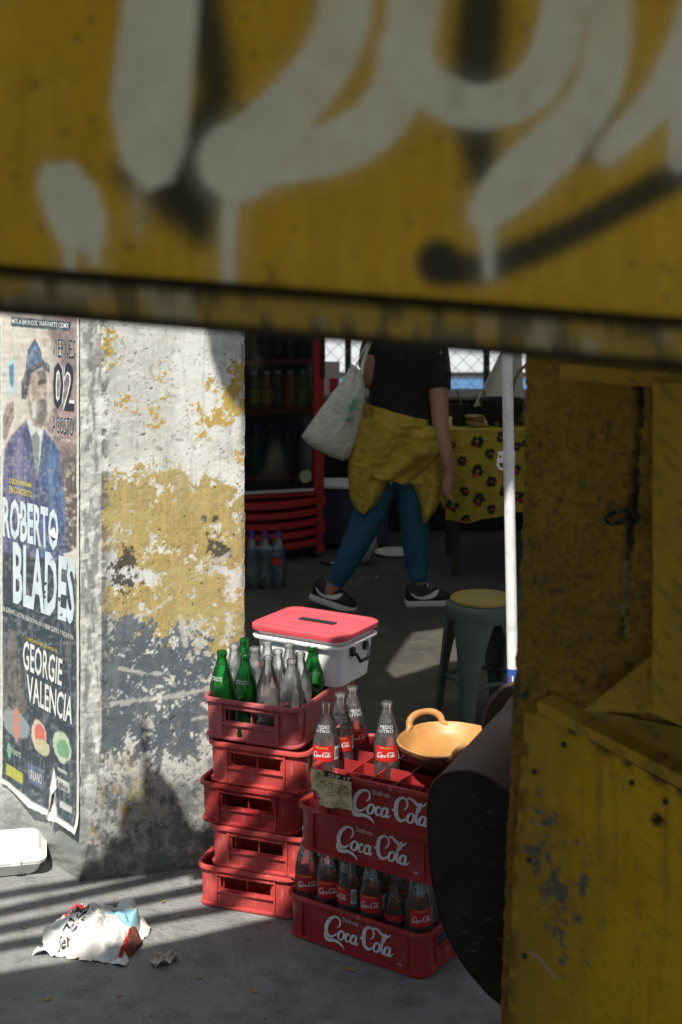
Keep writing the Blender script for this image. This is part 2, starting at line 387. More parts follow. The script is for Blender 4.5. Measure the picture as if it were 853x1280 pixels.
pt.lay(front*lw_*sstep(.55, .72, rank(fbm(x/22, y/40, 63, 5, .7)))*sstep(195, 150, x)*(1-sstep(1030, 1060, y)), srgb((166, 146, 88)), .75)
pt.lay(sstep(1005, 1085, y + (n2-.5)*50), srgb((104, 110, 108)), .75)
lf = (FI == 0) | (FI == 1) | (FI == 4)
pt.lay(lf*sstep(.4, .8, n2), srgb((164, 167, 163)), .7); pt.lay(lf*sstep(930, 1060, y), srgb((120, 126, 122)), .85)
pt.lay((FI == 1)*sstep(.62, .8, rank(fbm(x/9, y/50, 52, 5, .7))), srgb((118, 120, 118)), .75)
edge = (FI == 2)*np.exp(-(FF/.06)**2)*sstep(.35, .7, n2) + (FI == 2)*np.exp(-((1-FF)/.03)**2)*sstep(.5, .7, n2)
pt.lay(edge, srgb((92, 94, 92)), .8)
for (xa, ya, xb, yb, wd2) in ((168, 772, 212, 748, 3), (150, 655, 120, 690, 2), (280, 742, 300, 716, 4), (288, 770, 276, 806, 4), (180, 560, 290, 590, 1.2), (140, 560, 180, 566, 1.5), (225, 770, 232, 806, 5), (140, 880, 300, 852, 4), (150, 835, 205, 842, 2), (240, 900, 300, 880, 2), (262, 700, 290, 690, 2)):
    sd_ = sdstroke(x, y, [(xa, ya, wd2), ((xa+xb)/2 + 2, (ya+yb)/2 + 3, wd2*1.4), (xb, yb, wd2*.7)]) + (n4-.5)*4
    pt.lay(front*sstep(1.2, -.6, sd_), srgb((204, 204, 196)), .6)
pits = sstep(.990, .996, rank(fbm(x/3.6, y/3.6, 91, 2))); pt.lay(front*pits, srgb((60, 60, 58)), .85)
disp = (n1-.5)*.0010 + (nf-.5)*.00045 + my*.0005 + my0*.0005 + md*.0004 - pits*.0018
crn = ((FI == 1) | ((FI == 2) & (FF < .03)))
disp = disp + crn*(fbm(x/16, y/16, 15, 4)-.5)*.010 + (FI == 3)*(n2-.5)*.003
disp = disp + sstep(.12, 0, Z)*(fbm(x/20, y/9, 16, 3)-.2)*.012*((FI <= 2))
P[:, 0] += NN[:, 0]*disp; P[:, 1] += NN[:, 1]*disp
fc = np.array([(j*nc+i, j*nc+(i+1) % nc, (j+1)*nc+(i+1) % nc, (j+1)*nc+i) for j in range(nr-1) for i in range(nc)])
me = bpy.data.meshes.new('concrete_pillar'); me.from_pydata(P.tolist(), [], fc.tolist() + [[(nr-1)*nc+i for i in range(nc)]])
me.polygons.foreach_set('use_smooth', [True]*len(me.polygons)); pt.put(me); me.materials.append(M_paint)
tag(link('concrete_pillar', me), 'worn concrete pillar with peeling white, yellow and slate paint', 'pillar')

# ------------------------------------------------------------------ concert poster pasted on the pillar
pw = pB + ps_n*.006
def wr(px, py): return .0016*noise.noise(Vector((px/9, py/40, 3))) + .0010*noise.noise(Vector((px/30, py/6, 8)))
def lift(px, py):
    b = max(0.0, (py - (976 + px*.66) + 24) / 24)
    return .022*b*b*max(0, 1-abs(px-45)/30) + .010*b*b*(px > 70) + .004*b*b + .02*max(0, 1-abs(px-68)/5)*max(0, (py-978)/60)
def pp(px, py, off=0.0):
    return onplane(px, py, pw, ps_n) + ps_n*(off + wr(px, py) + lift(px, py))
NU, NV = 120, 420
U, V = np.meshgrid(np.linspace(0, 1, NU+1), np.linspace(0, 1, NV+1))
PX = 1.5 + U*97.5; TOP = 386 + PX*.075; BOT = 976 + PX*.66; PY = TOP + (BOT-TOP)*V
rag = np.array([noise.noise(Vector((a/3.0, 5.5, 1))) for a in PX[0]])*1.0
PY = PY + (V > .995)*rag[None, :]
x = PX.ravel(); y = PY.ravel()
na = fbm(x/14, y/22, 3, 5, .6); nb = fbm(x/4, y/4, 13, 3); nd = fbm(x/30, y/30, 23, 4)
pt = Paint(len(x), srgb((214, 206, 192)))
pt.lay(sstep(46, 80, x + (na-.5)*40), srgb((168, 146, 138))); pt.lay(sstep(.5, .66, na)*sstep(40, 70, x), srgb((116, 98, 98)), .8)
pt.lay(sstep(70, 95, x)*sstep(.45, .6, nd), srgb((108, 92, 92)), .6)
pt.lay(sstep(545, 600, y+(na-.5)*60)*sstep(68, 80, x), srgb((92, 78, 74))); pt.lay(sstep(560, 620, y)*sstep(68, 80, x)*sstep(.66, .72, nb), srgb((220, 205, 175)), .8)
pt.lay(sstep(655, 690, y+(na-.5)*30 - x*.2), srgb((44, 56, 66)))
def P_(poly, c, a=1.0, soft=.8): pt.lay(sstep(soft, -soft, sdpoly(x, y, poly)), srgb(c), a)
suit = [(2, 690), (3, 600), (7, 556), (18, 541), (33, 524), (41, 548), (55, 536), (64, 548), (73, 562), (78, 610), (84, 650), (82, 700)]
P_(suit, (96, 96, 138), 1, 1.5); pt.lay(sstep(2, -2, sdpoly(x, y, suit))*sstep(42, 62, x+(na-.5)*20), srgb((58, 100, 150)), .9)
pt.lay(sstep(2, -2, sdpoly(x, y, suit))*sstep(.48, .62, fbm(x/5, y/26, 8, 4)), srgb((52, 56, 92)), .7)
P_([(32, 519), (40, 548), (46, 600), (52, 560), (55, 534), (47, 540)], (214, 220, 214)); P_([(40, 545), (46, 538), (50, 548), (47, 600), (42, 590)], (96, 112, 112), .8)
P_([(34, 478), (40, 466), (56, 460), (59, 480), (58, 500), (60, 520), (52, 536), (42, 532), (35, 510)], (164, 152, 136), 1, 1.2)
P_([(46, 464), (57, 461), (59, 478), (50, 482)], (98, 92, 86), .7, 2); P_([(52, 500), (60, 500), (56, 530), (50, 528)], (110, 104, 98), .6, 2); P_([(36, 480), (40, 480), (41, 505), (37, 500)], (206, 190, 168), .9)
P_([(40, 503), (45, 500), (47, 512), (45, 524), (41, 522)], (222, 224, 216), 1, 1)
P_([(32, 462), (35, 437), (44, 423), (51, 437), (54, 452), (45, 456)], (62, 92, 126), 1, .8); P_([(35, 450), (52, 441), (54, 452), (34, 461)], (78, 108, 140), .8)
P_([(27, 498), (27, 478), (33, 462), (54, 450), (63, 457), (62, 467), (53, 459), (40, 466), (33, 500)], (58, 64, 76), 1, .8)
P_([(3, 548), (4, 520), (9, 505), (17, 501), (18, 522), (11, 541), (7, 552)], (158, 138, 128), 1, 1); P_([(5, 530), (16, 507), (17, 511), (7, 535)], (88, 76, 76), .8)
P_([(47, 476), (57, 473), (58, 479), (48, 482)], (54, 50, 50), .85, 1); P_([(36, 474), (43, 472), (43, 477), (37, 480)], (120, 108, 98), .7, 1.5)
P_([(50, 484), (54, 484), (55, 497), (51, 498)], (196, 180, 158), .8, 1.2); P_([(48, 500), (57, 499), (56, 503), (49, 504)], (72, 62, 60), .8, .8); P_([(44, 508), (58, 506), (55, 532), (46, 532)], (92, 86, 82), .6, 3)
P_([(38, 468), (46, 465), (46, 472), (39, 476)], (188, 172, 150), .6, 2); P_([(37, 444), (43, 430), (46, 436), (40, 452)], (104, 134, 164), .8, 1.5)
P_([(20, 560), (28, 545), (32, 600), (26, 660), (18, 640)], (128, 124, 160), .55, 4); P_([(58, 560), (66, 566), (70, 620), (62, 650)], (92, 132, 172), .6, 4); P_([(44, 600), (48, 600), (49, 690), (44, 690)], (34, 38, 66), .8, 1.5)
P_([(33, 530), (40, 556), (36, 575), (28, 545)], (66, 66, 104), .8, 1.5); P_([(55, 538), (62, 552), (56, 580), (51, 560)], (40, 66, 108), .8, 1.5)
pt.lay(sstep(.35, .7, fbm(x/6, y/9, 97, 5, .7))*(y < 690), np.array(srgb((92, 88, 96))), .28)
P_([(7, 453), (19.5, 448.5), (21, 490), (10, 497)], (178, 204, 212), 1, .6); P_([(11, 458), (17, 454), (18, 474), (15, 486), (12, 478)], (86, 112, 128), .9)
P_([(14, 395.5), (89, 402), (88.5, 414), (14, 407.5)], (42, 70, 80), 1, .5)
P_([(2, 900), (2, 826), (9, 800), (14, 785), (21, 790), (23, 812), (27, 840), (33, 892)], (104, 98, 92), 1, 2.5); pt.lay(sstep(3, -3, sdpoly(x, y, [(2, 900), (2, 826), (14, 785), (23, 812), (33, 892)]))*sstep(.5, .65, fbm(x/4, y/6, 66, 3)), srgb((52, 52, 54)), .8)
for cx, cy_, rx, ry, cc in ((20, 905, 17, 17, (142, 152, 156)), (21, 906, 3.5, 24, (208, 128, 96)), (49, 920, 9, 20, (210, 196, 176)), (50, 918, 6.5, 13, (206, 96, 76)), (53, 934, 9, 10, (196, 190, 150)), (78, 934, 11.5, 19, (188, 204, 176)), (79, 936, 8, 11, (104, 156, 112)), (12, 938, 2.5, 10, (112, 178, 132))):
    d_ = ((x-cx)/rx)**2 + ((y-cy_-(x-cx)*.5)/ry)**2 + (nb-.5)*.7; pt.lay(sstep(1.08, .9, d_), srgb(cc), .95)
P_([(8, 954), (29, 967), (29, 980), (8, 968)], (176, 178, 60), 1, .5); P_([(34, 953), (55, 963), (54.5, 988), (36, 978)], (92, 100, 122), 1, .6)
P_([(72, 958), (84, 965), (84, 969), (72, 962)], (186, 190, 186), .9, .4); P_([(71, 970), (87, 979), (87, 992), (71, 983)], (202, 206, 202), .9, .5); P_([(75, 1000), (90, 1009), (90, 1017), (75, 1008)], (196, 198, 194), .9, .5)
pt.lay(sstep(700, 760, y)*sstep(.60, .70, nb), srgb((120, 134, 142)), .35)
bord = np.maximum(sstep(3.8, 3.0, x), np.maximum(sstep(95.6, 96.6, x), sstep(-6.5, -5, y - (976+x*.66))))
pt.lay(bord, srgb((216, 216, 206)))
P_([(79, 692), (88, 690), (97, 684), (98, 740), (94, 712), (84, 706)], (206, 204, 192), 1, .7)
P_([(63, 985), (67, 958), (71, 975), (70, 1000), (75, 1020), (70, 1040), (62, 1000)], (210, 206, 196), 1, 1)
pt.lay(np.ones(len(x)), srgb((176, 182, 182)), .06); pt.lay(sstep(.5, .72, nb)*(1-.7*sstep(690, 740, y)), srgb((214, 210, 200)), .20); pt.lay(sstep(.6, .75, fbm(x/2.2, y/30, 88, 3)), srgb((200, 200, 196)), .14)
pv = [tuple(pp(a, b)) for a, b in zip(x, y)]
tear = [(66.2, 992), (68.5, 984), (70, 998), (68.2, 1018), (68.8, 1034), (66, 1034), (65.5, 1010)]
pf = []
cxq = (PX[:-1, :-1]+PX[1:, 1:])/2; cyq = (PY[:-1, :-1]+PY[1:, 1:])/2; hole = sdpoly(cxq.ravel(), cyq.ravel(), tear).reshape(cxq.shape) < 0
for j in range(NV):
    for i in range(NU):
        if not hole[j, i]: pf.append((j*(NU+1)+i, (j+1)*(NU+1)+i, (j+1)*(NU+1)+i+1, j*(NU+1)+i+1))
poster = thing('concert_poster', 'tall torn concert poster pasted on the side of the worn pillar', 'poster', gnd(50, 1120))
me = bpy.data.meshes.new('sheet'); me.from_pydata([tuple(Vector(p) - poster.location) for p in pv], [], pf); pt.put(me); me.materials.append(M_print)
me.polygons.foreach_set('use_smooth', [True]*len(me.polygons)); link('sheet', me, poster)
def ptext(s, tl, tr, br, bl, m, off=.012, up=.0012):
    return lettering('lettering', s, quadfn(tl, tr, br, bl, lambda a, b: pp(a, b, up) - poster.location), m, poster, off)
ptext('MITLA #419 COL. NARVARTE CDMX.', (15.5, 398), (87.5, 404.2), (87.3, 411.3), (15.5, 404.8), M_white, .005)
for k, (m, o_, u_) in enumerate(((M_white, .03, .0010), (M_navy, .0, .0014))):
    ptext('VIERNES', (66, 422.5), (94.5, 425), (93.6, 448.5), (66.5, 446), m, o_*.6, u_)
    ptext('02', (66.8, 451.5), (94.3, 454), (93.3, 515), (66.8, 511), m, o_ + .01, u_)
    ptext('AGOSTO', (66.3, 519), (93, 523), (92, 545), (66.3, 540.5), m, o_*.6, u_)
ptext('2019', (76, 547.5), (88, 549.5), (88, 553.5), (76, 551.5), M_white, .0)
ptext('DESDE PANAMÁ', (12.8, 595.5), (41, 602.5), (41, 610), (12.8, 604), M_yelink, .01)
ptext('EN CONCIERTO!', (12.8, 606.5), (41, 614.5), (41, 622), (12.8, 615.5), M_yelink, .01)
ptext('ROBERTO', (4.2, 620), (73.5, 637), (73.5, 690), (4.2, 671), M_paleblue, .03)
ptext('BLADES', (16.8, 676), (95.5, 699), (93.5, 782), (17, 754), M_paleblue, .03)
ptext('EL ELEFANTE, LASTIME, ELLA DORMIA, VA A VENIR CUATRO, Y NOCHE MIA', (5, 757.5), (92.5, 794), (92.3, 801), (5, 764), M_white, .0)
ptext('Y ORQUESTA DE SUDAMERICA', (33, 795), (72.5, 812), (72.5, 817), (33, 800), M_yelink, .0)
ptext('GEORGIE', (29.3, 799), (79.5, 824), (77.5, 858), (29.3, 836), M_white, .015)
ptext('VALENCIA', (34, 842), (92.3, 872), (90.3, 906), (35, 876), M_white, .015)
ptext('URBANO', (36.5, 961), (53, 969), (53, 981), (37, 973), M_white, .0)
ptext('TICKETS', (14, 934), (26.5, 942), (26.5, 948), (14, 940), M_white, .0)
ptext('Edificio', (72, 974), (86, 982), (86, 990), (72, 982), M_navy, .0, .0016)
# curled flaps of torn paper
for poly in ([(64, 664), (69, 659), (72, 674), (68, 671)], [(66, 985), (69, 962), (72, 985), (69, 992)], [(26, 641), (29, 645), (28, 649)]):
    fl = MB(); a = [pp(p[0], p[1], .002) - poster.location for p in poly]; a[0] = a[0] + ps_n*.006; a[-1] = a[-1] + ps_n*.004
    fl.add(a, [tuple(range(len(a)))]); fl.build('torn_flap', M_white, poster, smooth=0, fix=False)

# ------------------------------------------------------------------ raised steel shutter with graffiti, close to the camera
sn = Vector((-.10, -1, 0)).normalized(); s0 = at(426, 428, .95)
a0 = onplane(0, 394, s0, sn); a1 = onplane(853, 463, s0, sn); e1 = (a1-a0).normalized(); e2 = sn.cross(e1); e2 = e2 if e2.z > 0 else -e2
def sp(u, v, w=0.0): return a0 + e1*u + e2*v + sn*w
NU, NV = 330, 250
U, V = np.meshgrid(np.linspace(-.45, .95, NU+1), np.concatenate([np.linspace(.036, .36, 200), np.linspace(.37, .74, NV-199)]))
u = U.ravel(); v = V.ravel()
Pn = np.array(a0)[None] + u[:, None]*np.array(e1)[None] + v[:, None]*np.array(e2)[None]
x, y = npix(Pn)
na = fbm(x/60, y/60, 2, 5); nb = fbm(x/9, y/9, 12, 3); nc_ = fbm(x/14, y/160, 25, 4)
pt = Paint(len(x), (.62, .375, .026))
pt.lay(sstep(.4, .65, na), (.56, .345, .03), .8); pt.lay(sstep(.5, .7, nc_), (.70, .45, .045), .6); pt.lay(sstep(.66, .76, nb), (.36, .23, .03), .35)
pt.lay(sstep(.75, .80, fbm(x/16, y/22, 41, 3)), (.1, .07, .03), .5)
DKC = (.045, .048, .030); PLC = (.78, .78, .62)
def S(pts, c, soft, a=1.0): pt.lay(sstep(soft, -soft, sdstroke(x, y, pts)), c, a)
S([(245, -40, 50), (262, 60, 60), (268, 130, 54), (232, 215, 80), (250, 285, 46)], DKC, 22, .95); S([(160, 215, 40), (220, 245, 70), (265, 240, 50)], DKC, 24, .85)
S([(606, -40, 62), (598, 70, 66), (594, 140, 58), (604, 215, 40)], DKC, 18, .96)
S([(548, 330, 52), (600, 335, 40), (680, 306, 40), (760, 266, 40), (870, 205, 40), (960, 150, 40)], DKC, 13, .95); S([(548, 325, 48), (552, 332, 46)], DKC, 14)
S([(760, 130, 30), (732, 190, 26)], DKC, 14, .8); S([(120, -120, 70), (330, -160, 60), (560, -130, 70)], DKC, 20, .9)
cov_ = .80 + .20*sstep(.35, .6, fbm(x/26, y/40, 46, 4))
def Q(pts, soft=6, a=.94):
    d_ = sdstroke(x, y, pts); pt.lay(sstep(30, -6, d_)*.16, PLC); pt.lay(sstep(soft, -soft, d_)*cov_, PLC, a)
pt.lay(sstep(8, -8, sdpoly(x, y, [(163, -60), (252, -60), (246, 40), (240, 110), (234, 180), (216, 226), (184, 240), (152, 205), (138, 130), (146, 60)])), PLC, .94)
pt.lay(sstep(6, -6, sdpoly(x, y, [(55, 206), (92, 202), (120, 232), (134, 272), (126, 308), (108, 318), (92, 304), (74, 306), (58, 270), (46, 232)])), PLC, .92)
Q([(88, 290, 22), (88, 334, 13)]); Q([(118, 290, 22), (119, 326, 12)])
Q([(436, -60, 66), (428, 30, 66), (392, 100, 68), (330, 165, 72), (286, 205, 70)]); Q([(296, 200, 96), (300, 206, 92)]); Q([(288, 230, 22), (286, 300, 18), (286, 352, 15)])
Q([(520, -60, 64), (514, 40, 64), (488, 130, 66), (430, 180, 66), (350, 200, 62)])
Q([(500, 60, 50), (540, 112, 56), (600, 134, 56), (662, 112, 58), (698, 50, 60), (716, -60, 60)])
Q([(752, -60, 54), (762, 40, 54), (742, 120, 58), (690, 185, 68), (640, 232, 66), (606, 266, 42)]); Q([(608, 270, 22), (612, 345, 12)])
Q([(884, -20, 50), (856, 60, 46), (818, 130, 44), (760, 190, 34)]); Q([(900, 60, 60), (866, 130, 52), (850, 200, 30)])
for (xx, dl) in ((172, 330), (66, 312)): Q([(xx, 215, 12), (xx+1, dl-40, 6)], 4, .3)
me = bpy.data.meshes.new('shutter_sheet'); fc = [(j*(NU+1)+i, j*(NU+1)+i+1, (j+1)*(NU+1)+i+1, (j+1)*(NU+1)+i) for j in range(NV) for i in range(NU)]
Pn += np.array(sn)[None]*(((na-.5)*.006)[:, None]); me.from_pydata(Pn.tolist(), [], fc); pt.put(me); me.materials.append(M_steelpaint)
me.polygons.foreach_set('use_smooth', [True]*len(me.polygons))
shutter = thing('steel_shutter', 'yellow steel shutter panel with pale and black graffiti, raised overhead', 'shutter')
link('sheet', me, shutter)
bk = MB(); bk.prism([sp(-.45, .03, -.012), sp(.95, .03, -.012), sp(.95, .74, -.012), sp(-.45, .74, -.012)], sn*-.012); bk.build('backing', M_darksteel, shutter)
# folded bottom rail: worn paint, with shade of underside and groove painted black
prof = [(-.012, .034), (.006, .034), (.014, .031), (.017, .024), (.017, .012), (.014, .005), (.006, .001), (-.004, .000), (-.022, .001), (-.022, .034)]
us = np.linspace(-.45, .95, 420); rail_v = []; 
for a in us: rail_v += [tuple(sp(a, q[1], q[0])) for q in prof]
k = len(prof); fc = [(i*k+j, i*k+(j+1) % k, (i+1)*k+(j+1) % k, (i+1)*k+j) for i in range(len(us)-1) for j in range(k)]
me = bpy.data.meshes.new('bottom_rail'); me.from_pydata(rail_v, [], fc)
ua = np.repeat(us, k)*100; va = np.tile([q[1] for q in prof], len(us))*100; wa = np.tile([q[0] for q in prof], len(us))
pt = Paint(len(ua), (.40, .27, .05)); r1 = fbm(ua/3.2, va/1.5, 7, 5); r2 = fbm(ua/1.2, va/.9, 17, 4)
pt.lay(sstep(.54, .64, r1), (.40, .36, .26), .75); pt.lay(sstep(.48, .6, r2), (.10, .08, .04), .8); pt.lay((va < .6).astype(float), (.02, .018, .016), .95); pt.lay(((va > 3.0)).astype(float), (.02, .018, .014), .95)
pt.put(me); me.materials.append(M_steelpaint); me.polygons.foreach_set('use_smooth', [True]*len(me.polygons)); link('bottom_rail', me, shutter)

# ------------------------------------------------------------------ right-hand yellow wall with its sheet-metal counter front
bn = Vector((-.66, -.75, 0)).normalized(); b0 = at(645, 900, 2.20)
EDGE = [(-600, 664), (440, 658), (600, 656), (700, 653), (800, 648), (870, 641), (1000, 637), (1100, 632), (1280, 626), (1700, 614)]
def edge_(py):
    e = float(np.interp(py, [q[0] for q in EDGE], [q[1] for q in EDGE]))
    return e + 3.2*noise.noise(Vector((py/16, 2, 0))) + 1.6*noise.noise(Vector((py/5, 7, 0)))
def bp_(px, py, w=0.0): return onplane(px, py, b0 + bn*w, bn)
rows = list(np.linspace(-235, 400, 14)) + list(np.linspace(404, 1290, 300)) + list(np.linspace(1300, 1634, 20))
NU = 170; gv = []; bx2 = []; backv = Vector((.16, .42, 0))
for py in rows:
    e = edge_(py)
    for i in range(-10, NU+1):
        if i < 0: pxx = e; p = bp_(e, py, -.004) + backv*(-i/10)
        else: pxx = e + (1850-e)*(i/NU)**2.0; p = bp_(pxx, py)
        gv.append(p); bx2.append((pxx, py, i))
nc = NU + 11; x = np.array([q[0] for q in bx2]); y = np.array([q[1] for q in bx2]); ii = np.array([q[2] for q in bx2])
x = np.where(ii < 0, x + ii*6, x)
na = fbm(x/40, y/40, 4, 5); nb = fbm(x/6, y/7, 14, 4, .6); nd = fbm(x/3, y/3, 24, 3)
low = np.clip(sstep(860, 640, y), 0, 1)
pt = Paint(len(x), (.38, .225, .036)); pt.lay(sstep(.42, .62, na), (.28, .17, .034), .8); pt.lay(sstep(.50, .66, nb), (.19, .13, .035), .6)
pt.lay(sstep(.66, .74, nd), (.06, .048, .025), .5); pt.lay(sstep(.62, .7, fbm(x/9, y/9, 55, 4)), (.05, .05, .04), .5)
pt.lay(sstep(650, 560, y)*sstep(.45, .6, na), (.44, .29, .05), .5)
cr = np.minimum(sdstroke(x, y, [(797, 478, 12), (800, 520, 5), (794, 575, 4), (791, 630, 9), (786, 680, 4), (781, 740, 3), (776, 800, 3)]) + (nb-.5)*7, sdstroke(x, y, [(822, 480, 4), (818, 600, 3), (814, 720, 3)])+2)
pt.lay(sstep(2.5, -1, cr), (.02, .022, .02), .9); pt.lay(sstep(2, 0, sdstroke(x, y, [(782, 705, 3), (780, 790, 2)])), (.4, .38, .33), .6)
pt.lay(sstep(60, 0, abs(y-868))*sstep(700, 640, x)*sstep(.4, .55, nb), (.05, .05, .04), .8)
pt.lay((ii < 0)*.8, (.10, .085, .045))
disp = (nb-.5)*.012 + (na-.5)*.016 + (nd-.5)*.004 - sstep(3, -2, cr)*.010
disp = np.where(ii <= 0, (nb-.5)*.004, disp*np.clip(ii/4, 0, 1))
gv = [tuple(p + bn*d) for p, d in zip(gv, disp)]
fc = [(j*nc+i, (j+1)*nc+i, (j+1)*nc+i+1, j*nc+i+1) for j in range(len(rows)-1) for i in range(nc-1)]
me = bpy.data.meshes.new('yellow_wall'); me.from_pydata(gv, [], fc); pt.put(me); me.materials.append(M_paint); me.polygons.foreach_set('use_smooth', [True]*len(me.polygons))
wall = thing('yellow_wall', 'rough yellow plastered wall end with sheet-metal counter front beside the brown barrel', 'wall')
link('plaster', me, wall)

def slab(name, fnpx, nu, nv, w0, w1, painter, parent, amp=.0):
    # a plate lying on the wall plane: front at w1, back at w0, edges closed
    fr = [fnpx(i/nu, j/nv) for j in range(nv+1) for i in range(nu+1)]
    vs_ = [bp_(a, b, w1 + amp*noise.noise(Vector((a/40, b/40, 2)))) for a, b in fr]
    f = [(j*(nu+1)+i, (j+1)*(nu+1)+i, (j+1)*(nu+1)+i+1, j*(nu+1)+i+1) for j in range(nv) for i in range(nu)]
    loop = [i for i in range(nu+1)] + [(j)*(nu+1)+nu for j in range(1, nv+1)] + [nv*(nu+1)+i for i in range(nu-1, -1, -1)] + [j*(nu+1) for j in range(nv-1, 0, -1)]
    base = len(vs_); vs_ += [bp_(fr[q][0], fr[q][1], w1) - bn*(w1-w0) for q in loop]; n = len(loop)
    for k_ in range(n): f.append((loop[k_], loop[(k_+1) % n], base+(k_+1) % n, base+k_))
    f.append(tuple(base+k_ for k_ in range(n)))
    me = bpy.data.meshes.new(name); me.from_pydata([tuple(p) for p in vs_], [], f)
    x = np.array([q[0] for q in fr] + [fr[q][0] for q in loop]); y = np.array([q[1] for q in fr] + [fr[q][1] for q in loop])
    p = painter(x, y); p.put(me); me.materials.append(M_steelpaint)
    me.polygons.foreach_set('use_smooth', [True]*len(me.polygons)); me.set_sharp_from_angle(angle=R(40)); return link(name, me, parent)
def paint_low(x, y):
    na = fbm(x/70, y/90, 6, 5); nb = fbm(x/14, y/18, 16, 5, .6); nd = fbm(x/4, y/4, 26, 3)
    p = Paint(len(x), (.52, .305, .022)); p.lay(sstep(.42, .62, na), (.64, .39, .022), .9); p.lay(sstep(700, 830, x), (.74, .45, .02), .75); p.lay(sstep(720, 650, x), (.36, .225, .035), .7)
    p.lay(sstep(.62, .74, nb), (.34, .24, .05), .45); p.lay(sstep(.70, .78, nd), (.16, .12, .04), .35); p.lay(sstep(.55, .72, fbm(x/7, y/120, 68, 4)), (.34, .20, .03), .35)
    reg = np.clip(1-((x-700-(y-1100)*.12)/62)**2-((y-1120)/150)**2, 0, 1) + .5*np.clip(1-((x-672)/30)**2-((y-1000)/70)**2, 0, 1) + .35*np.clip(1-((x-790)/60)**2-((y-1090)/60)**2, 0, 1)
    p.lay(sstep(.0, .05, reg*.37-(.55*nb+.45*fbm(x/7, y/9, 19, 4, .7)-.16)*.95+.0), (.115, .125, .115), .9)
    p.lay(sstep(2, -1, np.hypot((x-822), (y-1025)*.85)-7+(nd-.5)*5), (.015, .014, .012), .95)
    p.lay(sstep(1.5, -1, sdstroke(x, y, [(664, 1190, 3), (682, 1206, 2), (694, 1222, 3)])), (.45, .45, .4), .7)
    ed = sstep(14, 0, y - (893+(x-680)*.56)); p.lay(ed*sstep(.42, .56, nb), (.06, .055, .04), .85)  # chipped paint and the ledge's shade, both painted along the top edge
    for sx_ in (705, 748, 790, 832): p.lay(sstep(5, -1, sdstroke(x, y, [(sx_, 905+(sx_-680)*.56, 7), (sx_+1, 940+(sx_-680)*.56, 4), (sx_+2, 985+(sx_-680)*.56+(sx_ % 7)*9, 1.5)])+(nd-.5)*5), (.20, .095, .03), .30*(((sx_ // 42) % 3) + .4)/2)
    p.lay(sstep(16, 0, x - np.interp(y, [900, 1000, 1100, 1280, 1630], [656, 649, 642, 635, 627]))*sstep(.40, .55, nb), (.15, .075, .03), .8)
    return p
def low_fn(u, v):
    py_t = lambda q: 893 + (q-680)*.56 + (max(0, 690-q)*.35)
    yb = 1630; xl = np.interp(900+730*v, [900, 1000, 1100, 1280, 1630], [656, 649, 642, 635, 627]) + 1.5*noise.noise(Vector((v*40, 3, 3)))
    px = xl + (1040-xl)*u; return (px, py_t(px) + (yb-py_t(px))*v)
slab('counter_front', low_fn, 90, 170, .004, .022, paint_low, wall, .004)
def plain(c1, c2, dk=.5):
    def f(x, y):
        nb = fbm(x/16, y/16, 36, 5, .6); p = Paint(len(x), c1); p.lay(sstep(.45, .62, nb), c2, .8); p.lay(sstep(.60, .70, fbm(x/7, y/9, 37, 4)), (.08, .065, .03), dk); return p
    return f
YL = plain((.52, .31, .034), (.44, .27, .04)); YD = plain((.34, .23, .045), (.27, .19, .05))
slab('ledge', lambda u, v: (672+u*368, 876+u*368*.52+v*(13+8*u)), 60, 3, .004, .050, YL, wall)
slab('ledge_top', lambda u, v: (716+u*324, 884+u*324*.50-v*(2+(60)*min(1, u*1.6))), 40, 4, .003, .012, YD, wall)
slab('gusset', lambda u, v: (728+u*88*(1-0*v), 889-(u*70)*(1-v)+(2*u)*v), 20, 14, .004, .075, YL, wall)
slab('post', lambda u, v: (816+u*224, (478+12*u)+v*((892+u*224*.42)-(478+12*u))), 24, 60, .003, .13, YL, wall)
slab('lintel', lambda u, v: (700+u*340, 456+u*30+v*18), 30, 3, .003, .035, YL, wall)
wire = MB()
lp = [(792, 640), (785, 638), (772, 640), (760, 644), (757, 650), (764, 655), (776, 653), (786, 646), (794, 643), (798, 650), (790, 655), (786, 662), (784, 680)]
wire.tube([bp_(a, b, .016+.006*math.sin(i)) for i, (a, b, *_r) in enumerate(spline([(p[0], p[1], 0) for p in lp], 5))], .0032, 6)
wire.build('wire_loop', M_darksteel, wall)

for sx_, dy in ((705, 24), (790, 24), (832, 24), (668, 60), (662, 170), (656, 290)):
    py_ = 893+(sx_-680)*.56 + dy if dy == 24 else 905+dy
    b = MB(); c = bp_(sx_, py_, .024); b.sphere(c, .0045, 10, 6); b.build('rivet', M_darksteel, wall)
# ------------------------------------------------------------------ unseen shade casters, shaped from the shadows wanted: canopy in front, tarpaulin behind
def lifted(p, z): return Vector((p[0], p[1], 0)) - L * (z / -L.z)
def upto(p, z): return Vector((p[0], p[1], 0.0)) + (-L) * (z / (-L.z))
M_roof = mat('grey_canopy', (.30, .30, .29), .7, .2, 4, .1, 30)
M_tarp = mat('blue_grey_tarpaulin', (.10, .13, .17), .7, .2, 4, .3, 12)
M_wood = mat('weathered_timber', (.20, .15, .10), .8, .3, 10, .3, 60, stretch=(1, 8, 8))
def translucent(m, c, w):
    t = m.node_tree; o = t.nodes['Material Output']; b = t.nodes['Principled BSDF']; tl = t.nodes.new('ShaderNodeBsdfTranslucent'); tl.inputs[0].default_value = (*c, 1)
    mx = t.nodes.new('ShaderNodeMixShader'); mx.inputs[0].default_value = w; t.links.new(b.outputs[0], mx.inputs[1]); t.links.new(tl.outputs[0], mx.inputs[2]); t.links.new(mx.outputs[0], o.inputs[0])
translucent(M_tarp, (.60, .64, .60), .32)  # some sun glows through the sheet to brighten the stall
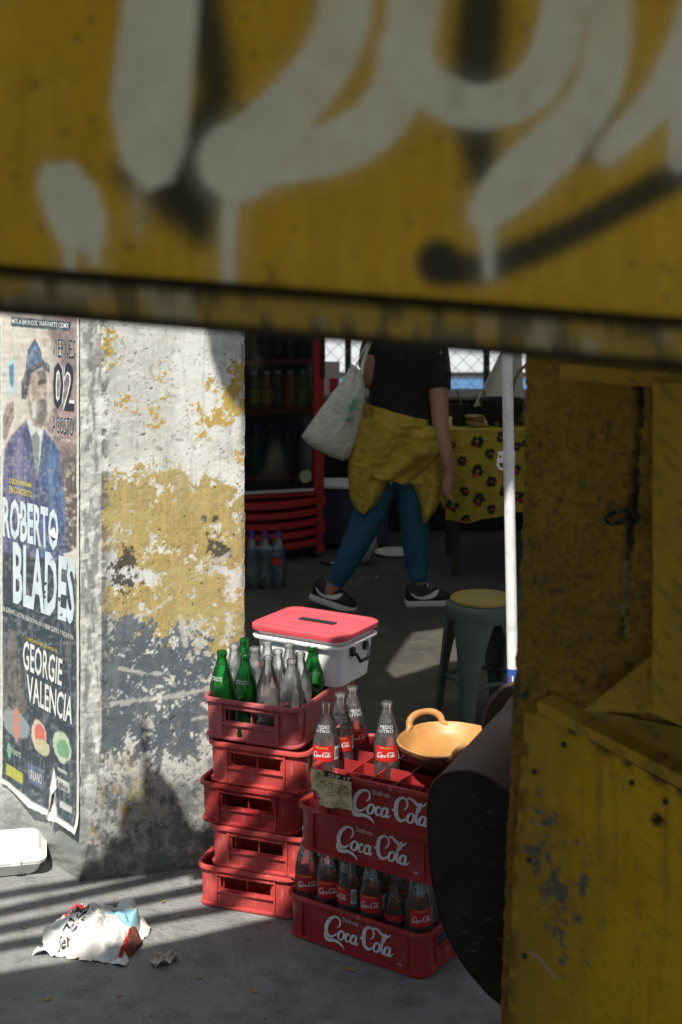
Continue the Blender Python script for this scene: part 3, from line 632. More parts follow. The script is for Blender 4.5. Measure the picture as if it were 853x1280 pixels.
def sheet(name, loops, z, th, m, sag=0.0):
    bm = bmesh.new(); ed = []
    for lp in loops:
        vs_ = [bm.verts.new((p.x, p.y, z)) for p in lp]
        ed += [bm.edges.new((vs_[i], vs_[(i+1) % len(vs_)])) for i in range(len(vs_))]
    bmesh.ops.triangle_fill(bm, use_beauty=True, edges=ed)
    bmesh.ops.recalc_face_normals(bm, faces=bm.faces)
    r = bmesh.ops.extrude_face_region(bm, geom=list(bm.faces)) if th else {'geom': []}
    for v_ in [q for q in r['geom'] if isinstance(q, bmesh.types.BMVert)]: v_.co.z += th
    bmesh.ops.recalc_face_normals(bm, faces=bm.faces)
    me = bpy.data.meshes.new(name); bm.to_mesh(me); bm.free(); me.materials.append(m); return link(name, me)
ZR = 2.45
edge_px = [(0, 1223), (128, 1201), (217, 1182), (362, 1148)]
eg = [gnd(*p) for p in edge_px]
eg = [eg[0] + (eg[0]-eg[3]).normalized()*3.0] + eg + [Vector((-.02, 3.555, 0)), Vector((.12, 3.545, 0)), Vector((.30, 3.50, 0)), Vector((.62, 3.5, 0)), Vector((3.4, 3.7, 0))]
loop = [upto(p, ZR) for p in eg]
loop += [Vector((3.2, -2.6, 0)), Vector((loop[0].x, -2.6, 0))]
tag(sheet('shade_canopy', [loop], ZR, .05, M_roof), 'unseen grey sheet canopy, its edge shaped to shade the foreground', 'roof')  # added overhead; front edge projected back from the shade line on the ground
for y0, y1, wd_ in ((1122, 1080, .030), (1143, 1089, .034), (1165, 1114, .036), (1187, 1143, .034)):  # unseen bars placed so their shadows stripe the ground and crates
    a = gnd(0, y0); b = gnd(247, y1); d = (b-a).normalized(); a = a - d*2.2; b = b + d*.75
    z = 2.40; A = upto(a, z); B = upto(b, z); A.z = B.z = z; s_ = d.cross(Vector((0, 0, 1)))*wd_/2
    bt = MB(); bt.prism([A-s_, A+s_, B+s_, B-s_], (0, 0, .04)); o = bt.build('shade_bar', M_wood, smooth=0)
    tag(o, 'unseen thin timber bar by the canopy edge, placed to cast shadow stripes', 'batten', 'shadow-casting bars along the canopy edge')
def crate_face(px, py): return onplane(px, py, gnd(250, 1131), Vector((-.36, -.933, 0)))
for pa, pb3 in (((348, 889), (306, 936)), ((296, 948), (262, 988)), ((362, 1000), (316, 1046))):  # extra unseen bars, aimed at the diagonal shadows on the crate fronts
    A, B = [p + (-L)*((2.40-p.z)/(-L.z)) for p in (crate_face(*pa), crate_face(*pb3))]
    d = (B-A); d.z = 0; d.normalize(); A = A - d*.14; B = B + d*.14; A.z = B.z = 2.40; s_ = d.cross(Vector((0, 0, 1)))*.011
    bt = MB(); bt.prism([A-s_, A+s_, B+s_, B-s_], (0, 0, .04)); o = bt.build('shade_bar', M_wood, smooth=0)
    tag(o, 'unseen short timber bar, added to cast a diagonal shadow on the crates', 'batten', 'short bars added to shade the crates')
zb = 2.10; cB = upto(gnd(190, 1010), zb); 
bd = MB(); bd.sphere((0, 0, 0), (.13, .13, .13), 14, 10)
bd.v = [tuple(Vector(p)*(1+.25*noise.noise(Vector(p)*9))) for p in bd.v]
blob_pts = [(235, 1030), (205, 985), (170, 1075), (235, 1085), (120, 1092)]
# unseen bundle added under the bars, shaped to shade the foot of the pillar
fpn = fn_n; fp0 = pC
bn_ = MB()
for (bxp, byp, rr) in ((195, 985, .040), (205, 1010, .055), (180, 1045, .065), (215, 1040, .06), (150, 1078, .045), (205, 1075, .07), (118, 1092, .03)):
    p = onplane(bxp, byp, fp0, fpn); q = p - L*((zb - p.z)/(-L.z)) ; q = p + (-L)*((zb-p.z)/(-L.z))
    bn_.sphere(q, rr*.95, 12, 8)
bundle = remesh(bn_, 'shade_bundle', M_tarp, None, .015, 4)
tag(bundle, 'unseen dark bundle, added to shade the foot of the pillar', 'tarpaulin')
rp = MB(); cen = sum((Vector(v_) for v_ in bn_.v), Vector())/len(bn_.v)
rp.tube([cen, (cen.x, cen.y, 2.42)], .008, 6); rp.build('rope', M_wood, bundle)

ZT = 3.40
eg = [(-4.5, 5.45), (-1.5, 5.40), (-.5, 5.36), (-.2, 5.2)] + [tuple((lambda p: p + L*(p.z/(-L.z)))(onplane(a, c, pC, fn_n)))[:2] for a, c in ((256, 370), (258, 405), (262, 442), (275, 480), (292, 505), (311, 524))] + [(.10, 4.56), (.22, 4.55), (.4, 4.68), (.60, 4.88), (.80, 5.02), (1.3, 5.1), (4.5, 5.2), (4.5, 10.6), (-4.5, 10.6)]
loop = [upto(p, ZT) for p in eg]
hpx = [(473, 855), (500, 815), (517, 792), (588, 781), (594, 822), (545, 832)]  # opening cut so a sun patch lands on the stall floor
hole = [upto(gnd(*p), ZT) for p in hpx]
tarp = tag(sheet('shade_tarpaulin', [loop, hole], ZT, None, M_tarp), 'unseen blue grey tarpaulin, outline and hole shaped to shade the stall', 'awning')  # added overhead; outline projected back from the shadow it should cast
for (xx, yy) in ((-3.6, 8.4), (3.6, 8.4), (3.4, 3.7), (-3.4, 4.3)):
    pm = MB(); pm.tube([(xx, yy, 0), (xx, yy, ZT+.02)], .025, 10); tag(pm.build('awning_post', M_darksteel), 'dark steel post holding up a corner of the tarpaulin awning', 'post', 'posts of the tarpaulin awning')

M_side = mat('pale_shade_wall', (.42, .40, .36), .85, .25, 2, .3, 20)
for nm, lb, xx, yy, sy in (('shade_side_wall', 'unseen pale side wall beside the red fridge, added to dim the stall', -1.95, 6.9, 4.6), ('shade_side_wall', 'unseen pale side wall behind the yellow wall, added to dim the stall', 2.0, 5.9, 6.4)):
    b = MB(); b.box((xx, yy, 1.68), (.14, sy, 3.36)); tag(b.build(nm, M_side, smooth=0), lb, 'wall', 'side walls added to dim the stall')  # added on both sides, out of view, to lower the ambient light

b = MB(); b.box((-1.75, .1, 1.2), (.08, 5.0, 2.4)); tag(b.build('shade_board', mat('pale_shade_board', (.48, .45, .38), .8, .3, 3, .2, 20), smooth=0), 'unseen pale board, added to keep sky light off the foreground', 'partition')  # added out of view to block sky light from the left
# ================================================================== CRATES AND BOTTLES
RED = (.50, .035, .030)
M_red = mat('red_crate_plastic', (.36, .028, .030), .45, .16, 7, .06, 120, dirt=(.55, .20, .18), damt=.30, dscale=9, dwidth=.25, spec=.4, scuff=(.62, .42, .40), samt=.45)
M_red2 = mat('bright_red_crate_plastic', (.54, .070, .064), .48, .18, 7, .06, 120, dirt=(.60, .26, .2), damt=.35, dscale=8, dwidth=.25, spec=.4, scuff=(.72, .52, .48), samt=.7)
M_pink = mat('sun_faded_crate_plastic', (.42, .095, .10), .6, .14, 7, .08, 120, dirt=(.62, .30, .29), damt=.5, dscale=8, dwidth=.3, spec=.3, scuff=(.72, .58, .56), samt=.6)
M_logo = mat('crate_print_white', (.72, .74, .75), .6, .12, 90, scuff=(.40, .12, .12), samt=.5, sscale=(90, 90, 30))
CL, CW, CH = .392, .268, .109                        # body length, width, height of a crate
def crate_body():
    a, b, r = CL/2, CW/2, .026
    sw = .072
    def ring(o, z):
        A, B, Rr = a+o, b+o, max(.004, r+o); pts = []
        def arc(cx, cy_, a0):
            return [(cx+Rr*math.cos(R(a0+90*k/5)), cy_+Rr*math.sin(R(a0+90*k/5)), z) for k in range(6)]
        c = Rr
        pts += [(A, -sw, z), (A, sw, z)] + arc(A-c, B-c, 0) + [(a*.4, B, z), (-a*.4, B, z)] + arc(-(A-c), B-c, 90) + [(-A, sw, z), (-A, -sw, z)] + arc(-(A-c), -(B-c), 180) + [(-a*.4, -B, z), (a*.4, -B, z)] + arc(A-c, -(B-c), 270)
        return pts
    z0, z1 = .052, .082
    lv = [(.003, 0), (.006, .003), (.006, .008), (.000, .010), (.002, z0), (.003, z1), (.004, .096), (.010, .0975), (.0125, .099), (.0125, .106), (.011, .109), (.005, .109), (.001, .105),
          (.000, z1), (-.001, z0), (-.004, .007)]
    rings = [ring(*q) for q in lv]; n = len(rings[0]); m = MB()
    v_ = [p for q in rings for p in q]; f = []
    end = [j for j in range(n) if abs(abs(rings[4][j][0]) - (a+.002)) < 1e-6 and abs(rings[4][j][1]) <= sw+1e-6]
    cols2 = [j for j in range(n) if j in end and (j+1) % n in end and rings[4][j][0]*rings[4][(j+1) % n][0] > 0 and abs(rings[4][j][1]-rings[4][(j+1) % n][1]) > .1]
    for i in range(len(lv)-1):
        for j in range(n):
            if i in (4, 13) and j in cols2: continue
            k_ = (j+1) % n; f.append((i*n+j, i*n+k_, (i+1)*n+k_, (i+1)*n+j))
    for j in cols2:
        k_ = (j+1) % n; o0, o1, i1, i0 = 4*n, 5*n, 13*n, 14*n
        f += [(o0+j, i0+j, i0+k_, o0+k_), (o1+j, o1+k_, i1+k_, i1+j), (o0+j, o1+j, i1+j, i0+j), (o0+k_, i0+k_, i1+k_, o1+k_)]
    f.append(tuple(range(n))[::-1]); f.append(tuple((len(lv)-1)*n+j for j in range(n)))
    m.add(v_, f); return m
cb = crate_body()
RB = []
for s_ in (-1, 1):
    for yy in (-.082, .082): RB.append(('rib', MB().box((s_*(CL/2+.004), yy, .052), (.008, .005, .088))))
    for zz in (.045, .088): RB.append(('rail', MB().box((s_*(CL/2+.0045), 0, zz), (.007, .158, .004))))
    for yy in (-.082, .082):
        RB.append(('gusset', MB().add([(s_*(CL/2), yy-.012, .009), (s_*(CL/2), yy+.012, .009), (s_*(CL/2+.010), yy, .009), (s_*(CL/2), yy, .04)], [(0, 1, 2), (0, 1, 3), (1, 2, 3), (0, 2, 3)])))
    for xx in (-CL/2+.042, CL/2-.042): RB.append(('rib', MB().box((xx, s_*(CW/2+.003), .052), (.0045, .007, .088))))
div = MB()
for i in range(1, 6): div.box((-CL/2+CL*i/6, 0, .048), (.003, CW-.012, .082))
for j in range(1, 4): div.box((0, -CW/2+CW*j/4, .048), (CL-.012, .0031, .0822))
me_body = {}; me_ribs = {}; me_div = {}
for key, m in (('red', M_red), ('bright', M_red2), ('pink', M_pink)):
    me_body[key] = cb.mesh('crate_shell', m, smooth=30); me_ribs[key] = [(n_, q_.mesh(n_, m, smooth=0)) for n_, q_ in RB]; me_div[key] = div.mesh('divider_grid', m, smooth=0)
LW = .206
lg = None
def crate_logo(parent):
    fn = lambda x_, y_, k_: Vector((-.088 + x_*LW, -(CW/2+.0042+k_*1.2), .010 + y_*LW))
    logo('logo_script', fn, M_logo, parent)
    lettering('small_lettering', 'Disfruta', lambda u_, v_: Vector((-.031+u_*.046, -(CW/2+.0042), .0785+v_*.011)), M_logo, parent, .0)
    lettering('small_lettering', 'MR', lambda u_, v_: Vector((.128+u_*.011, -(CW/2+.0040), .018+v_*.005)), M_logo, parent, .0)
def crate(label, key, corner, yaw, z, front='long', script=False, group=None, name='bottle_crate'):
    # corner: front-left bottom corner on the ground plan
    d = Vector((math.cos(yaw), math.sin(yaw), 0)); n = Vector((-d.y, d.x, 0))
    if front == 'long': c = corner + d*CL/2 + n*CW/2; rz = yaw
    else: c = corner + d*CW/2 + n*CL/2; rz = yaw + math.pi/2
    t = thing(name, label, 'crate', (c.x, c.y, z), rz, group)
    link('shell', me_body[key], t); [link(n_, q_, t) for n_, q_ in me_ribs[key]]; link('divider_grid', me_div[key], t)
    if script: crate_logo(t)
    return t
g1 = 'red crates stacked beside the pillar'
c0 = gnd(247, 1130); ly = R(-20)
ldir = Vector((math.cos(ly), math.sin(ly), 0))
PCH = .1095
specs = [('red bottle crate on the ground, bottom of the stack beside the pillar', 'bright', 0, -19.5),
         ('red bottle crate second from the ground in the stack beside the pillar', 'bright', .034, -20.5),
         ('red bottle crate in the middle of the five-crate stack beside the pillar', 'red', .005, -21),
         ('red bottle crate directly beneath the faded pink crate', 'bright', .030, -21.5),
         ('sun-faded pink crate full of empty green and clear bottles, topmost of its stack', 'pink', .004, -23.5)]
lcr = []
for i, (lb, key, sh, yw) in enumerate(specs):
    cpt = c0 + ldir*sh + Vector((.010*(i == 4)+.006, .012*(i == 4), 0)); lcr.append(crate(lb, key, cpt, R(yw), i*PCH + .001, 'short', False, g1))
g2 = 'red crates with white script lettering'
rz1 = 0.001; BH = .262
r1 = crate('red crate with white script lettering holding full row of bottles, on the ground', 'red', gnd(362, 1168), R(-34.3), rz1, 'long', True, g2)
rz2 = rz1 + .007 + BH + .0015
def fl(px, py, z):  # front-left foot of a crate from its rim corner
    p = gnd(px, py, z); p.z = 0; return p
r2 = crate('red crate with white script lettering resting on the bottle tops', 'red', fl(375, 1003, rz2+CH), R(-33.5), rz2, 'long', True, g2)
rz3 = rz2 + CH + .001
r3 = crate('red crate with white script lettering and a torn paper tag, under the clay dish', 'red', fl(391, 959, rz3+CH), R(-30), rz3, 'long', True, g2)

# ------------------------------------------------------------------ bottles
M_clear = glass('clear_bottle_glass', (.98, .99, .985), .11, (.88, .91, .91), .88)
M_green = glass('green_bottle_glass', (.22, .74, .27), .16, (.03, .42, .10), .55)
M_dusty = glass('dusty_bottle_glass', (.98, .99, .985), .22, (.90, .92, .92), .88)
M_cola = glass('clear_bottle_glass_with_dregs', (.90, .92, .90), .06)
M_lab = mat('bottle_label_red', (.56, .020, .018), .45, .1, 40, spec=.4)
M_labw = mat('bottle_label_white', (.66, .68, .70), .5, .1, 40)
M_bar = mat('label_black', (.03, .03, .035), .5, .1, 40)
BP = [(.0, .004), (.018, .003), (.0275, 0), (.0315, .004), (.0328, .012), (.0325, .050), (.0325, .090), (.0327, .130), (.0326, .152), (.0310, .164), (.0278, .179), (.0235, .197), (.0190, .213), (.0155, .227),
      (.0134, .237), (.0127, .244), (.0127, .2475), (.0142, .249), (.0146, .2550), (.0138, .2605), (.0120, .262), (.0095, .2615), (.0092, .248), (.0098, .231)]
def brad(z): return float(np.interp(z, [q[1] for q in BP[3:16]], [q[0] for q in BP[3:16]]))
def wrapf(a0, a1, z0, z1, off):
    return lambda u_, v_: (lambda t, zz: Vector(((brad(zz)+off)*math.cos(t), (brad(zz)+off)*math.sin(t), zz)))(a0+(a1-a0)*u_, z0+(z1-z0)*v_)
bm_ = MB(); bm_.lathe(BP, 20)
me_bclear = bm_.mesh('glass', M_clear, smooth=60); me_bgreen = bm_.mesh('glass', M_green, smooth=60); me_bdusty = bm_.mesh('glass', M_dusty, smooth=60)
def patch(a0, a1, z0, z1, off, m, n=10):
    q = MB(); q.grid(wrapf(a0, a1, z0, z1, off), n, 1); return q.mesh('patch', m, smooth=60, fix=False)
def me_wraptext(s, a0, a1, z0, z1, off, m):
    v_, f = text2d(s, .0); me = bpy.data.meshes.new('t'); fn = wrapf(a0, a1, z0, z1, off)
    me.from_pydata([tuple(fn(q[0], q[1])) for q in v_], [], f); me.materials.append(m); return me
def me_wraplogo(a0, a1, z0, off, m):
    me = bpy.data.meshes.new('logo'); sc_ = (a1-a0)*.033
    me.from_pydata([tuple(wrapf(a0, a1, 0, 1, off + q[2]*.00002)(q[0], z0+q[1]*sc_)) for q in LV], [], LF); me.materials.append(m); return me
# front of a bottle = -Y (angle -90); two red labels back to back with a barcode panel between
ra = R(52)
def lab_set(mid):
    c = R(mid)
    return [('label', patch(c-ra, c+ra, .110, .152, .0006, M_lab)), ('label_script', me_wraplogo(c-ra*.80, c+ra*.80, .1175, .0011, M_logo)),
            ('label_lettering', me_wraptext('ORIGINAL', c-ra*.6, c+ra*.6, .1450, .1490, .0011, M_yelink)),
            ('shoulder_lettering', me_wraptext('MEDIO', c-R(40), c+R(40), .196, .2045, .0008, M_labw)), ('shoulder_lettering', me_wraptext('LITRO', c-R(40), c+R(40), .186, .1940, .0008, M_labw))]
labset = lab_set(-90) + lab_set(90) + [('barcode_panel', patch(R(-32), R(-8), .113, .149, .0006, M_labw)), ('barcode', me_wraptext('IIIIIII', R(-29), R(-12), .120, .143, .0011, M_bar))]
gset = [('shoulder_lettering', me_wraptext('MEDIO', R(-125), R(-55), .180, .185, .0008, M_labw)), ('shoulder_lettering', me_wraptext('LITRO', R(-125), R(-55), .173, .178, .0008, M_labw))]
oldset = [('faded_label', patch(R(-135), R(-45), .110, .150, .0006, mat('faded_label_pink', (.60, .30, .28), .6, .3, 60)))]
def bottle(label, kind, loc, rz, group):
    t = thing('green_glass_bottle' if kind == 'green' else 'glass_bottle', label, 'bottle', loc, rz, group)
    link('glass', me_bgreen if kind == 'green' else me_bclear if kind == 'label' else me_bdusty, t)
    for nm, me_ in (labset if kind == 'label' else gset if kind == 'green' else oldset if kind == 'old' else []): link(nm, me_, t)
    return t
def cell(cr, i, j, jit=.004):
    lx = -CL/2 + CL*(i+.5)/6 + rnd.uniform(-jit, jit); ly_ = -CW/2 + CW*(j+.5)/4 + rnd.uniform(-jit, jit)
    c, s_ = math.cos(cr.rotation_euler.z), math.sin(cr.rotation_euler.z)
    return (cr.location.x + c*lx - s_*ly_, cr.location.y + s_*lx + c*ly_, cr.location.z + .0075)
# bottom right crate: rows behind the front one stand half hidden
for j in range(4):
    for i in range(6):
        if (i, j) in ((4, 0),): continue
        lb = ('empty glass bottle with red label in the front row of the bottom lettered crate' if j == 0 else 'empty glass bottle standing behind the front row in the bottom lettered crate')
        bottle(lb, 'label' if (i*3+j*5) % 4 or j == 0 else 'clear', cell(r1, i, j, .0015), rz=r1.rotation_euler.z + rnd.uniform(-.5, .5) + R([10, 25, -30, 30, 0, 34][i] if j == 0 else rnd.uniform(-60, 60)), group='bottles in the bottom lettered crate')
# the small dark flask in the front row
fk = thing('cola_bottle', 'small clear bottle with dark cola dregs in the front row of bottom crate', 'bottle', cell(r1, 4, 0, 0), r1.rotation_euler.z, 'bottles in the bottom lettered crate')
sm = MB(); sm.lathe([(.0, .002), (.022, 0), (.027, .004), (.027, .05), (.024, .075), (.026, .1), (.024, .13), (.016, .16), (.012, .185), (.012, .195), (.0135, .197), (.0135, .204), (.010, .206)], 18); sm.build('glass', M_clear, fk, smooth=60)
M_dreg = mat('cola', (.03, .012, .006), .1, .1, 10)
sm = MB(); sm.lathe([(.0, .004), (.0245, .005), (.0245, .046), (.0, .046)], 18); sm.build('dregs', M_dreg, fk)
sm = MB(); sm.lathe([(.0266, .104), (.0262, .118)], 18); sm.build('label', M_lab, fk, fix=False); sm = MB(); sm.lathe([(.0255, .079), (.0263, .084)], 18); sm.build('white_ring', M_labw, fk, fix=False)
# top right crate: four bottles
for lb, pxb, pyb, tw in (('labelled glass bottle nearest the pink crate in the top lettered crate', 408, 877, 10), ('labelled glass bottle between two others in the top lettered crate', 426, 866, 30),
                         ('labelled glass bottle at the back of three in the top lettered crate', 441, 858, 52), ('labelled glass bottle standing apart beside the clay dish', 484, 877, 24)):
    z = r3.location.z + .0075; p = gnd(pxb, pyb, z + BH*.89); t = bottle(lb, 'label', (p.x, p.y, z), r3.rotation_euler.z + R(tw), 'bottles in the top lettered crate'); t.scale = (1, 1, .89)
# faded crate: green and clear empties (positions from the bottle mouths)
rows_ = [['clear', 'clear', 'green', 'green'], ['clear', 'old', 'old', 'clear'], ['green', 'old', 'old', 'green'], ['green', 'clear', None, None]]
where = ['in the front row of the sun-faded pink crate', 'in the second row of the sun-faded pink crate', 'in the third row of the sun-faded pink crate', 'against the storage box in the sun-faded pink crate']
for i, row in enumerate(rows_):
    for j, kd in enumerate(row):
        if kd is None: continue
        g_ = kd == 'green'
        t = bottle(('empty green glass bottle ' if g_ else 'empty clear glass bottle ') + where[i], kd, cell(lcr[4], i, j, .003), ly + rnd.uniform(-.6, .6), 'green empties in the pink crate' if g_ else 'clear empties in the pink crate')
        t.scale = (.97, .97, .82)
# ------------------------------------------------------------------ torn paper tag on the top lettered crate
M_tag = mat('old_tag_paper', (1, 1, 1), .8, .12, 50, .2, 90, attr='paint')
tg = thing('paper_tag', 'torn yellowed paper tag with printed date on the front of a crate', 'tag')
cz, sz_ = math.cos(r3.rotation_euler.z), math.sin(r3.rotation_euler.z)
def c3(lx, ly_, lz): return Vector((r3.location.x + cz*lx - sz_*ly_, r3.location.y + sz_*lx + cz*ly_, r3.location.z + lz))
def tagp(u_, v_, off=0.0):
    lx = -CL/2 + .002 + u_*.115 + .006*v_; lz = .018 + v_*.098
    yy = -(CW/2 + .021) + (.012*(1-v_)) - .004*math.sin(u_*5)*(1-v_) - off + .002*noise.noise(Vector((u_*4, v_*4, 1)))
    return c3(lx, yy, lz)
NU = NV = 40
U, V = np.meshgrid(np.linspace(0, 1, NU+1), np.linspace(0, 1, NV+1)); uu = U.ravel(); vv = V.ravel(); tn = fbm(uu*5, vv*5, 3, 4); tn2 = fbm(uu*14, vv*14, 4, 4)
pt = Paint(len(uu), srgb((226, 214, 168))); pt.lay(sstep(.45, .65, tn), srgb((182, 164, 116)), .8); pt.lay(sstep(.84, .87, vv)*sstep(.25, .35, uu), srgb((32, 30, 28)))
for a, b in ((.62, .66), (.56, .58), (.40, .44), (.22, .26), (.16, .20)): pt.lay(((vv > a) & (vv < b) & (uu > .3) & (uu < .9))*sstep(.5, .55, fbm(uu*40, vv*6, 9, 2)), srgb((70, 62, 52)), .8)
pt.lay(sstep(.02, 0, abs(vv-(.25+uu*.5)))*(uu > .35), srgb((96, 84, 64)), .7); pt.lay(sstep(.60, .66, tn2)*sstep(.45, .2, uu), srgb((110, 92, 66)), .7)
tear_ = (uu < .12 + .10*tn2*2*(1-vv)) & (vv < .45) | (vv < .05 + .1*tn) | (uu > .99 - .05*tn2)
me = bpy.data.meshes.new('sheet'); fq = []
for j in range(NV):
    for i in range(NU):
        q = (j*(NU+1)+i, j*(NU+1)+i+1, (j+1)*(NU+1)+i+1, (j+1)*(NU+1)+i)
        if not any(tear_[k_] for k_ in q): fq.append(q)
me.from_pydata([tuple(tagp(a, b)) for a, b in zip(uu, vv)], [], fq); pt.put(me); me.materials.append(M_tag); link('sheet', me, tg)
lettering('lettering', 'SEP 17', lambda u_, v_: tagp(.42+u_*.52, .875+v_*.09, .0012), M_tag2 if 'M_tag2' in globals() else mat('tag_white', (.72, .68, .55), .8), tg, .01)
lettering('lettering', '0181', lambda u_, v_: tagp(.62+u_*.24, .47+v_*.08, .0012), M_bar, tg, .0)
lettering('lettering', 'TOMO 2485', lambda u_, v_: tagp(.28+u_*.6, .68+v_*.06, .0012), M_bar, tg, .0)
# ================================================================== NEAR OBJECTS
# ------------------------------------------------------------------ storage box with red lid
M_boxw = mat('frosted_box_plastic', (.84, .86, .88), .35, .05, 5, .03, 60, spec=.5, sub=.15)
M_lid = mat('red_lid_plastic', (.72, .085, .105), .4, .10, 6, .04, 90, dirt=(.8, .3, .3), damt=.25, dscale=10, dwidth=.3)
M_blackp = mat('black_plastic', (.02, .02, .022), .45, .2, 20, .1, 80)
zt = lcr[4].location.z + CH + .001
pl = gnd(318, 777, zt+.150); pr = gnd(441, 797, zt+.150); pbk = gnd(470, 772, zt+.150)
ctr = (pl + pbk)/2; byaw = math.atan2((pr-pl).y, (pr-pl).x)
bw, bdp, bh = (pr-pl).length*.87, .20, .138
sb = thing('storage_box', 'frosted white plastic storage box with red lid on the pink crate', 'box', (ctr.x, ctr.y, zt), byaw)
b = MB(); lv = [(-.014, 0), (-.010, .004), (-.004, .06), (0, .112), (.0, bh), (-.003, bh), (-.004, .1), (-.010, .012), (-.014, .007)]
b.loft([rrect(bw/2+o, bdp/2+o, .03, 5, z) for o, z in lv]); b.build('tub', M_boxw, sb)
b = MB(); b.loft([rrect(bw/2+o, bdp/2+o, .032, 5, z) for o, z in ((.002, .108), (.011, .108), (.012, .113), (.003, .117))], (False, False)); b.build('rim_band', M_boxw, sb)
b = MB(); lv = [(.004, bh-.008), (.013, bh-.008), (.0145, bh-.002), (.014, bh+.006), (.009, bh+.0095), (-.008, bh+.0095), (-.012, bh+.0065), (-.022, bh+.0065), (-.026, bh+.009), (-.04, bh+.0095)]
b.loft([rrect(bw/2+o, bdp/2+o, .034, 5, z) for o, z in lv], (False, True)); ld = b.build('lid', M_lid, sb)
b = MB(); b.loft([rrect(.058, .012, .005, 3, z) for z in (bh+.0085, bh+.012)]); b.v = [(p[0]+.01, p[1]-.004, p[2]) for p in b.v]; b.build('handle', M_blackp, ld)
b = MB(); b.tube([(bw/2+.002, -.035, .085), (bw/2+.016, -.034, .083), (bw/2+.019, -.02, .062), (bw/2+.019, .02, .062), (bw/2+.016, .034, .083), (bw/2+.002, .035, .085)], .005, 8)
b.box((bw/2+.004, -.036, .09), (.012, .014, .022)); b.box((bw/2+.004, .036, .09), (.012, .014, .022)); b.build('side_handle', M_blackp, sb)

# ------------------------------------------------------------------ clay dish
M_clay = mat('glazed_clay', (.44, .215, .065), .4, .28, 11, .12, 40, dirt=(.66, .40, .16), damt=.6, dscale=7, dwidth=.25, spec=.5, coat=.25, scuff=(.14, .06, .02), samt=.6, sscale=(30, 30, 30))
M_clayd = mat('sooty_clay', (.16, .075, .035), .5, .35, 9, .12, 60, spec=.4)
zd = r3.location.z + CH + .001
dc = gnd(560, 924, zd + .053)
dish = thing('clay_dish', 'orange glazed clay dish with loop handle on the top lettered crate', 'dish', (dc.x, dc.y, zd), 0)
def wob(x_, y_, z_):
    k_ = 1 + .03*noise.noise(Vector((x_*9, y_*9, 2))); return (x_*k_, y_*k_, z_ + .03*x_*z_/.08 + .004*noise.noise(Vector((x_*14, y_*14, 5))))
b = MB(); b.lathe([(.0, .001), (.05, .0), (.085, .006), (.108, .022), (.120, .040), (.1245, .050), (.124, .053)], 40, cap=(True, False), wob=wob); b.build('outer_wall', M_clayd, dish, smooth=60)
b = MB(); b.lathe([(.124, .0525), (.120, .055), (.115, .051), (.107, .036), (.090, .020), (.06, .013), (.03, .011), (.0, .011)], 40, cap=(False, True), wob=wob); b.build('glazed_inside', M_clay, dish, smooth=60)
for a0, nm in ((R(114), 'handle'), (R(-66), 'handle')):
    b = MB(); ca, sa = math.cos(a0), math.sin(a0); tx, ty = -sa, ca; pts = []
    for k_ in range(13):
        t = math.pi*k_/12; off = math.cos(t)*.046; hh = math.sin(t)**.8
        pts.append((ca*(.113+.012*hh) + tx*off, sa*(.113+.012*hh) + ty*off, .052+.030*hh))
    pts = [(ca*.098+tx*.062, sa*.098+ty*.062, .044)] + pts + [(ca*.098-tx*.062, sa*.098-ty*.062, .044)]
    b.tube(pts, [.004] + [0.0072 + .002*abs(math.cos(math.pi*k_/12)) for k_ in range(13)] + [.004], 10); b.build(nm, M_clay, dish, smooth=60)

# ------------------------------------------------------------------ brown barrel beside the crates
M_brown = mat('rusty_brown_steel', (.085, .045, .034), .65, .35, 7, .18, 60, spec=.45, dirt=(.11, .07, .055), damt=.5, dscale=16, dwidth=.2)
M_brownd = mat('dark_brown_steel', (.052, .040, .036), .75, .4, 6, .25, 50, spec=.25, dirt=(.10, .062, .05), damt=.8, dscale=7, dwidth=.2, scuff=(.34, .32, .30), samt=.5, sscale=(25, 25, 90))  # darker brown for the end plate, rib, bracket and legs
YB = 2.45
out = [(534, 1012), (537, 988), (547, 972), (563, 964), (588, 963), (612, 972), (637, 990), (668, 1014), (692, 1060), (700, 1130), (694, 1220), (680, 1268), (652, 1272), (622, 1253), (602, 1234), (578, 1204), (558, 1168), (545, 1128), (536, 1072)]
q = spline([(p[0], p[1]) for p in out] + [out[0]], 4)[:-1]
dv = at(641, 872, 2.98) - at(545, 975, YB); 
bar = thing('steel_barrel', 'dark brown rounded steel barrel leaning between the crates and the yellow wall', 'barrel', (at(620, 1100, 2.7).x, 2.7, 0))
o_ = bar.location
def brl(px, py, f): p = at(px, py, YB); return p + dv*f - o_
ctrp = (620, 1110)
def sc_(p, s_): return (ctrp[0]+(p[0]-ctrp[0])*s_, ctrp[1]+(p[1]-ctrp[1])*s_)
b = MB(); rings = []
for s_, f in ((.990, -.004), (1.000, -.004), (1.004, .0), (1.004, .01), (.998, .02), (1.0, .3), (1.0, .6), (.995, .93), (1.012, .95), (1.012, 1.0), (.985, 1.0)):
    rings.append([brl(*sc_(p, s_), f) for p in q])
b.loft(rings, (False, True)); b.build('shell', M_brown, bar, smooth=40)
b = MB(); b.loft([[brl(*sc_(p, .990), -.004) for p in q], [brl(*sc_(p, .975), .002) for p in q]], (False, True)); b.build('end_plate', M_brownd, bar)
b = MB(); b.tube([brl(p[0], p[1], -.002) for p in spline([(548, 1112), (556, 1096), (575, 1085), (600, 1084), (625, 1094), (650, 1116)], 4)], .004, 6); b.build('pressed_rib', M_brownd, bar)
for px_, f in ((640, .1), (652, .85), (672, .15), (676, .85)):
    b = MB(); p = brl(px_, 1262, f); b.tube([p, (p.x, p.y, 0)], .014, 8); b.build('leg', M_brownd, bar)
lr = MB(); c_ = at(652, 906, 3.02) - o_
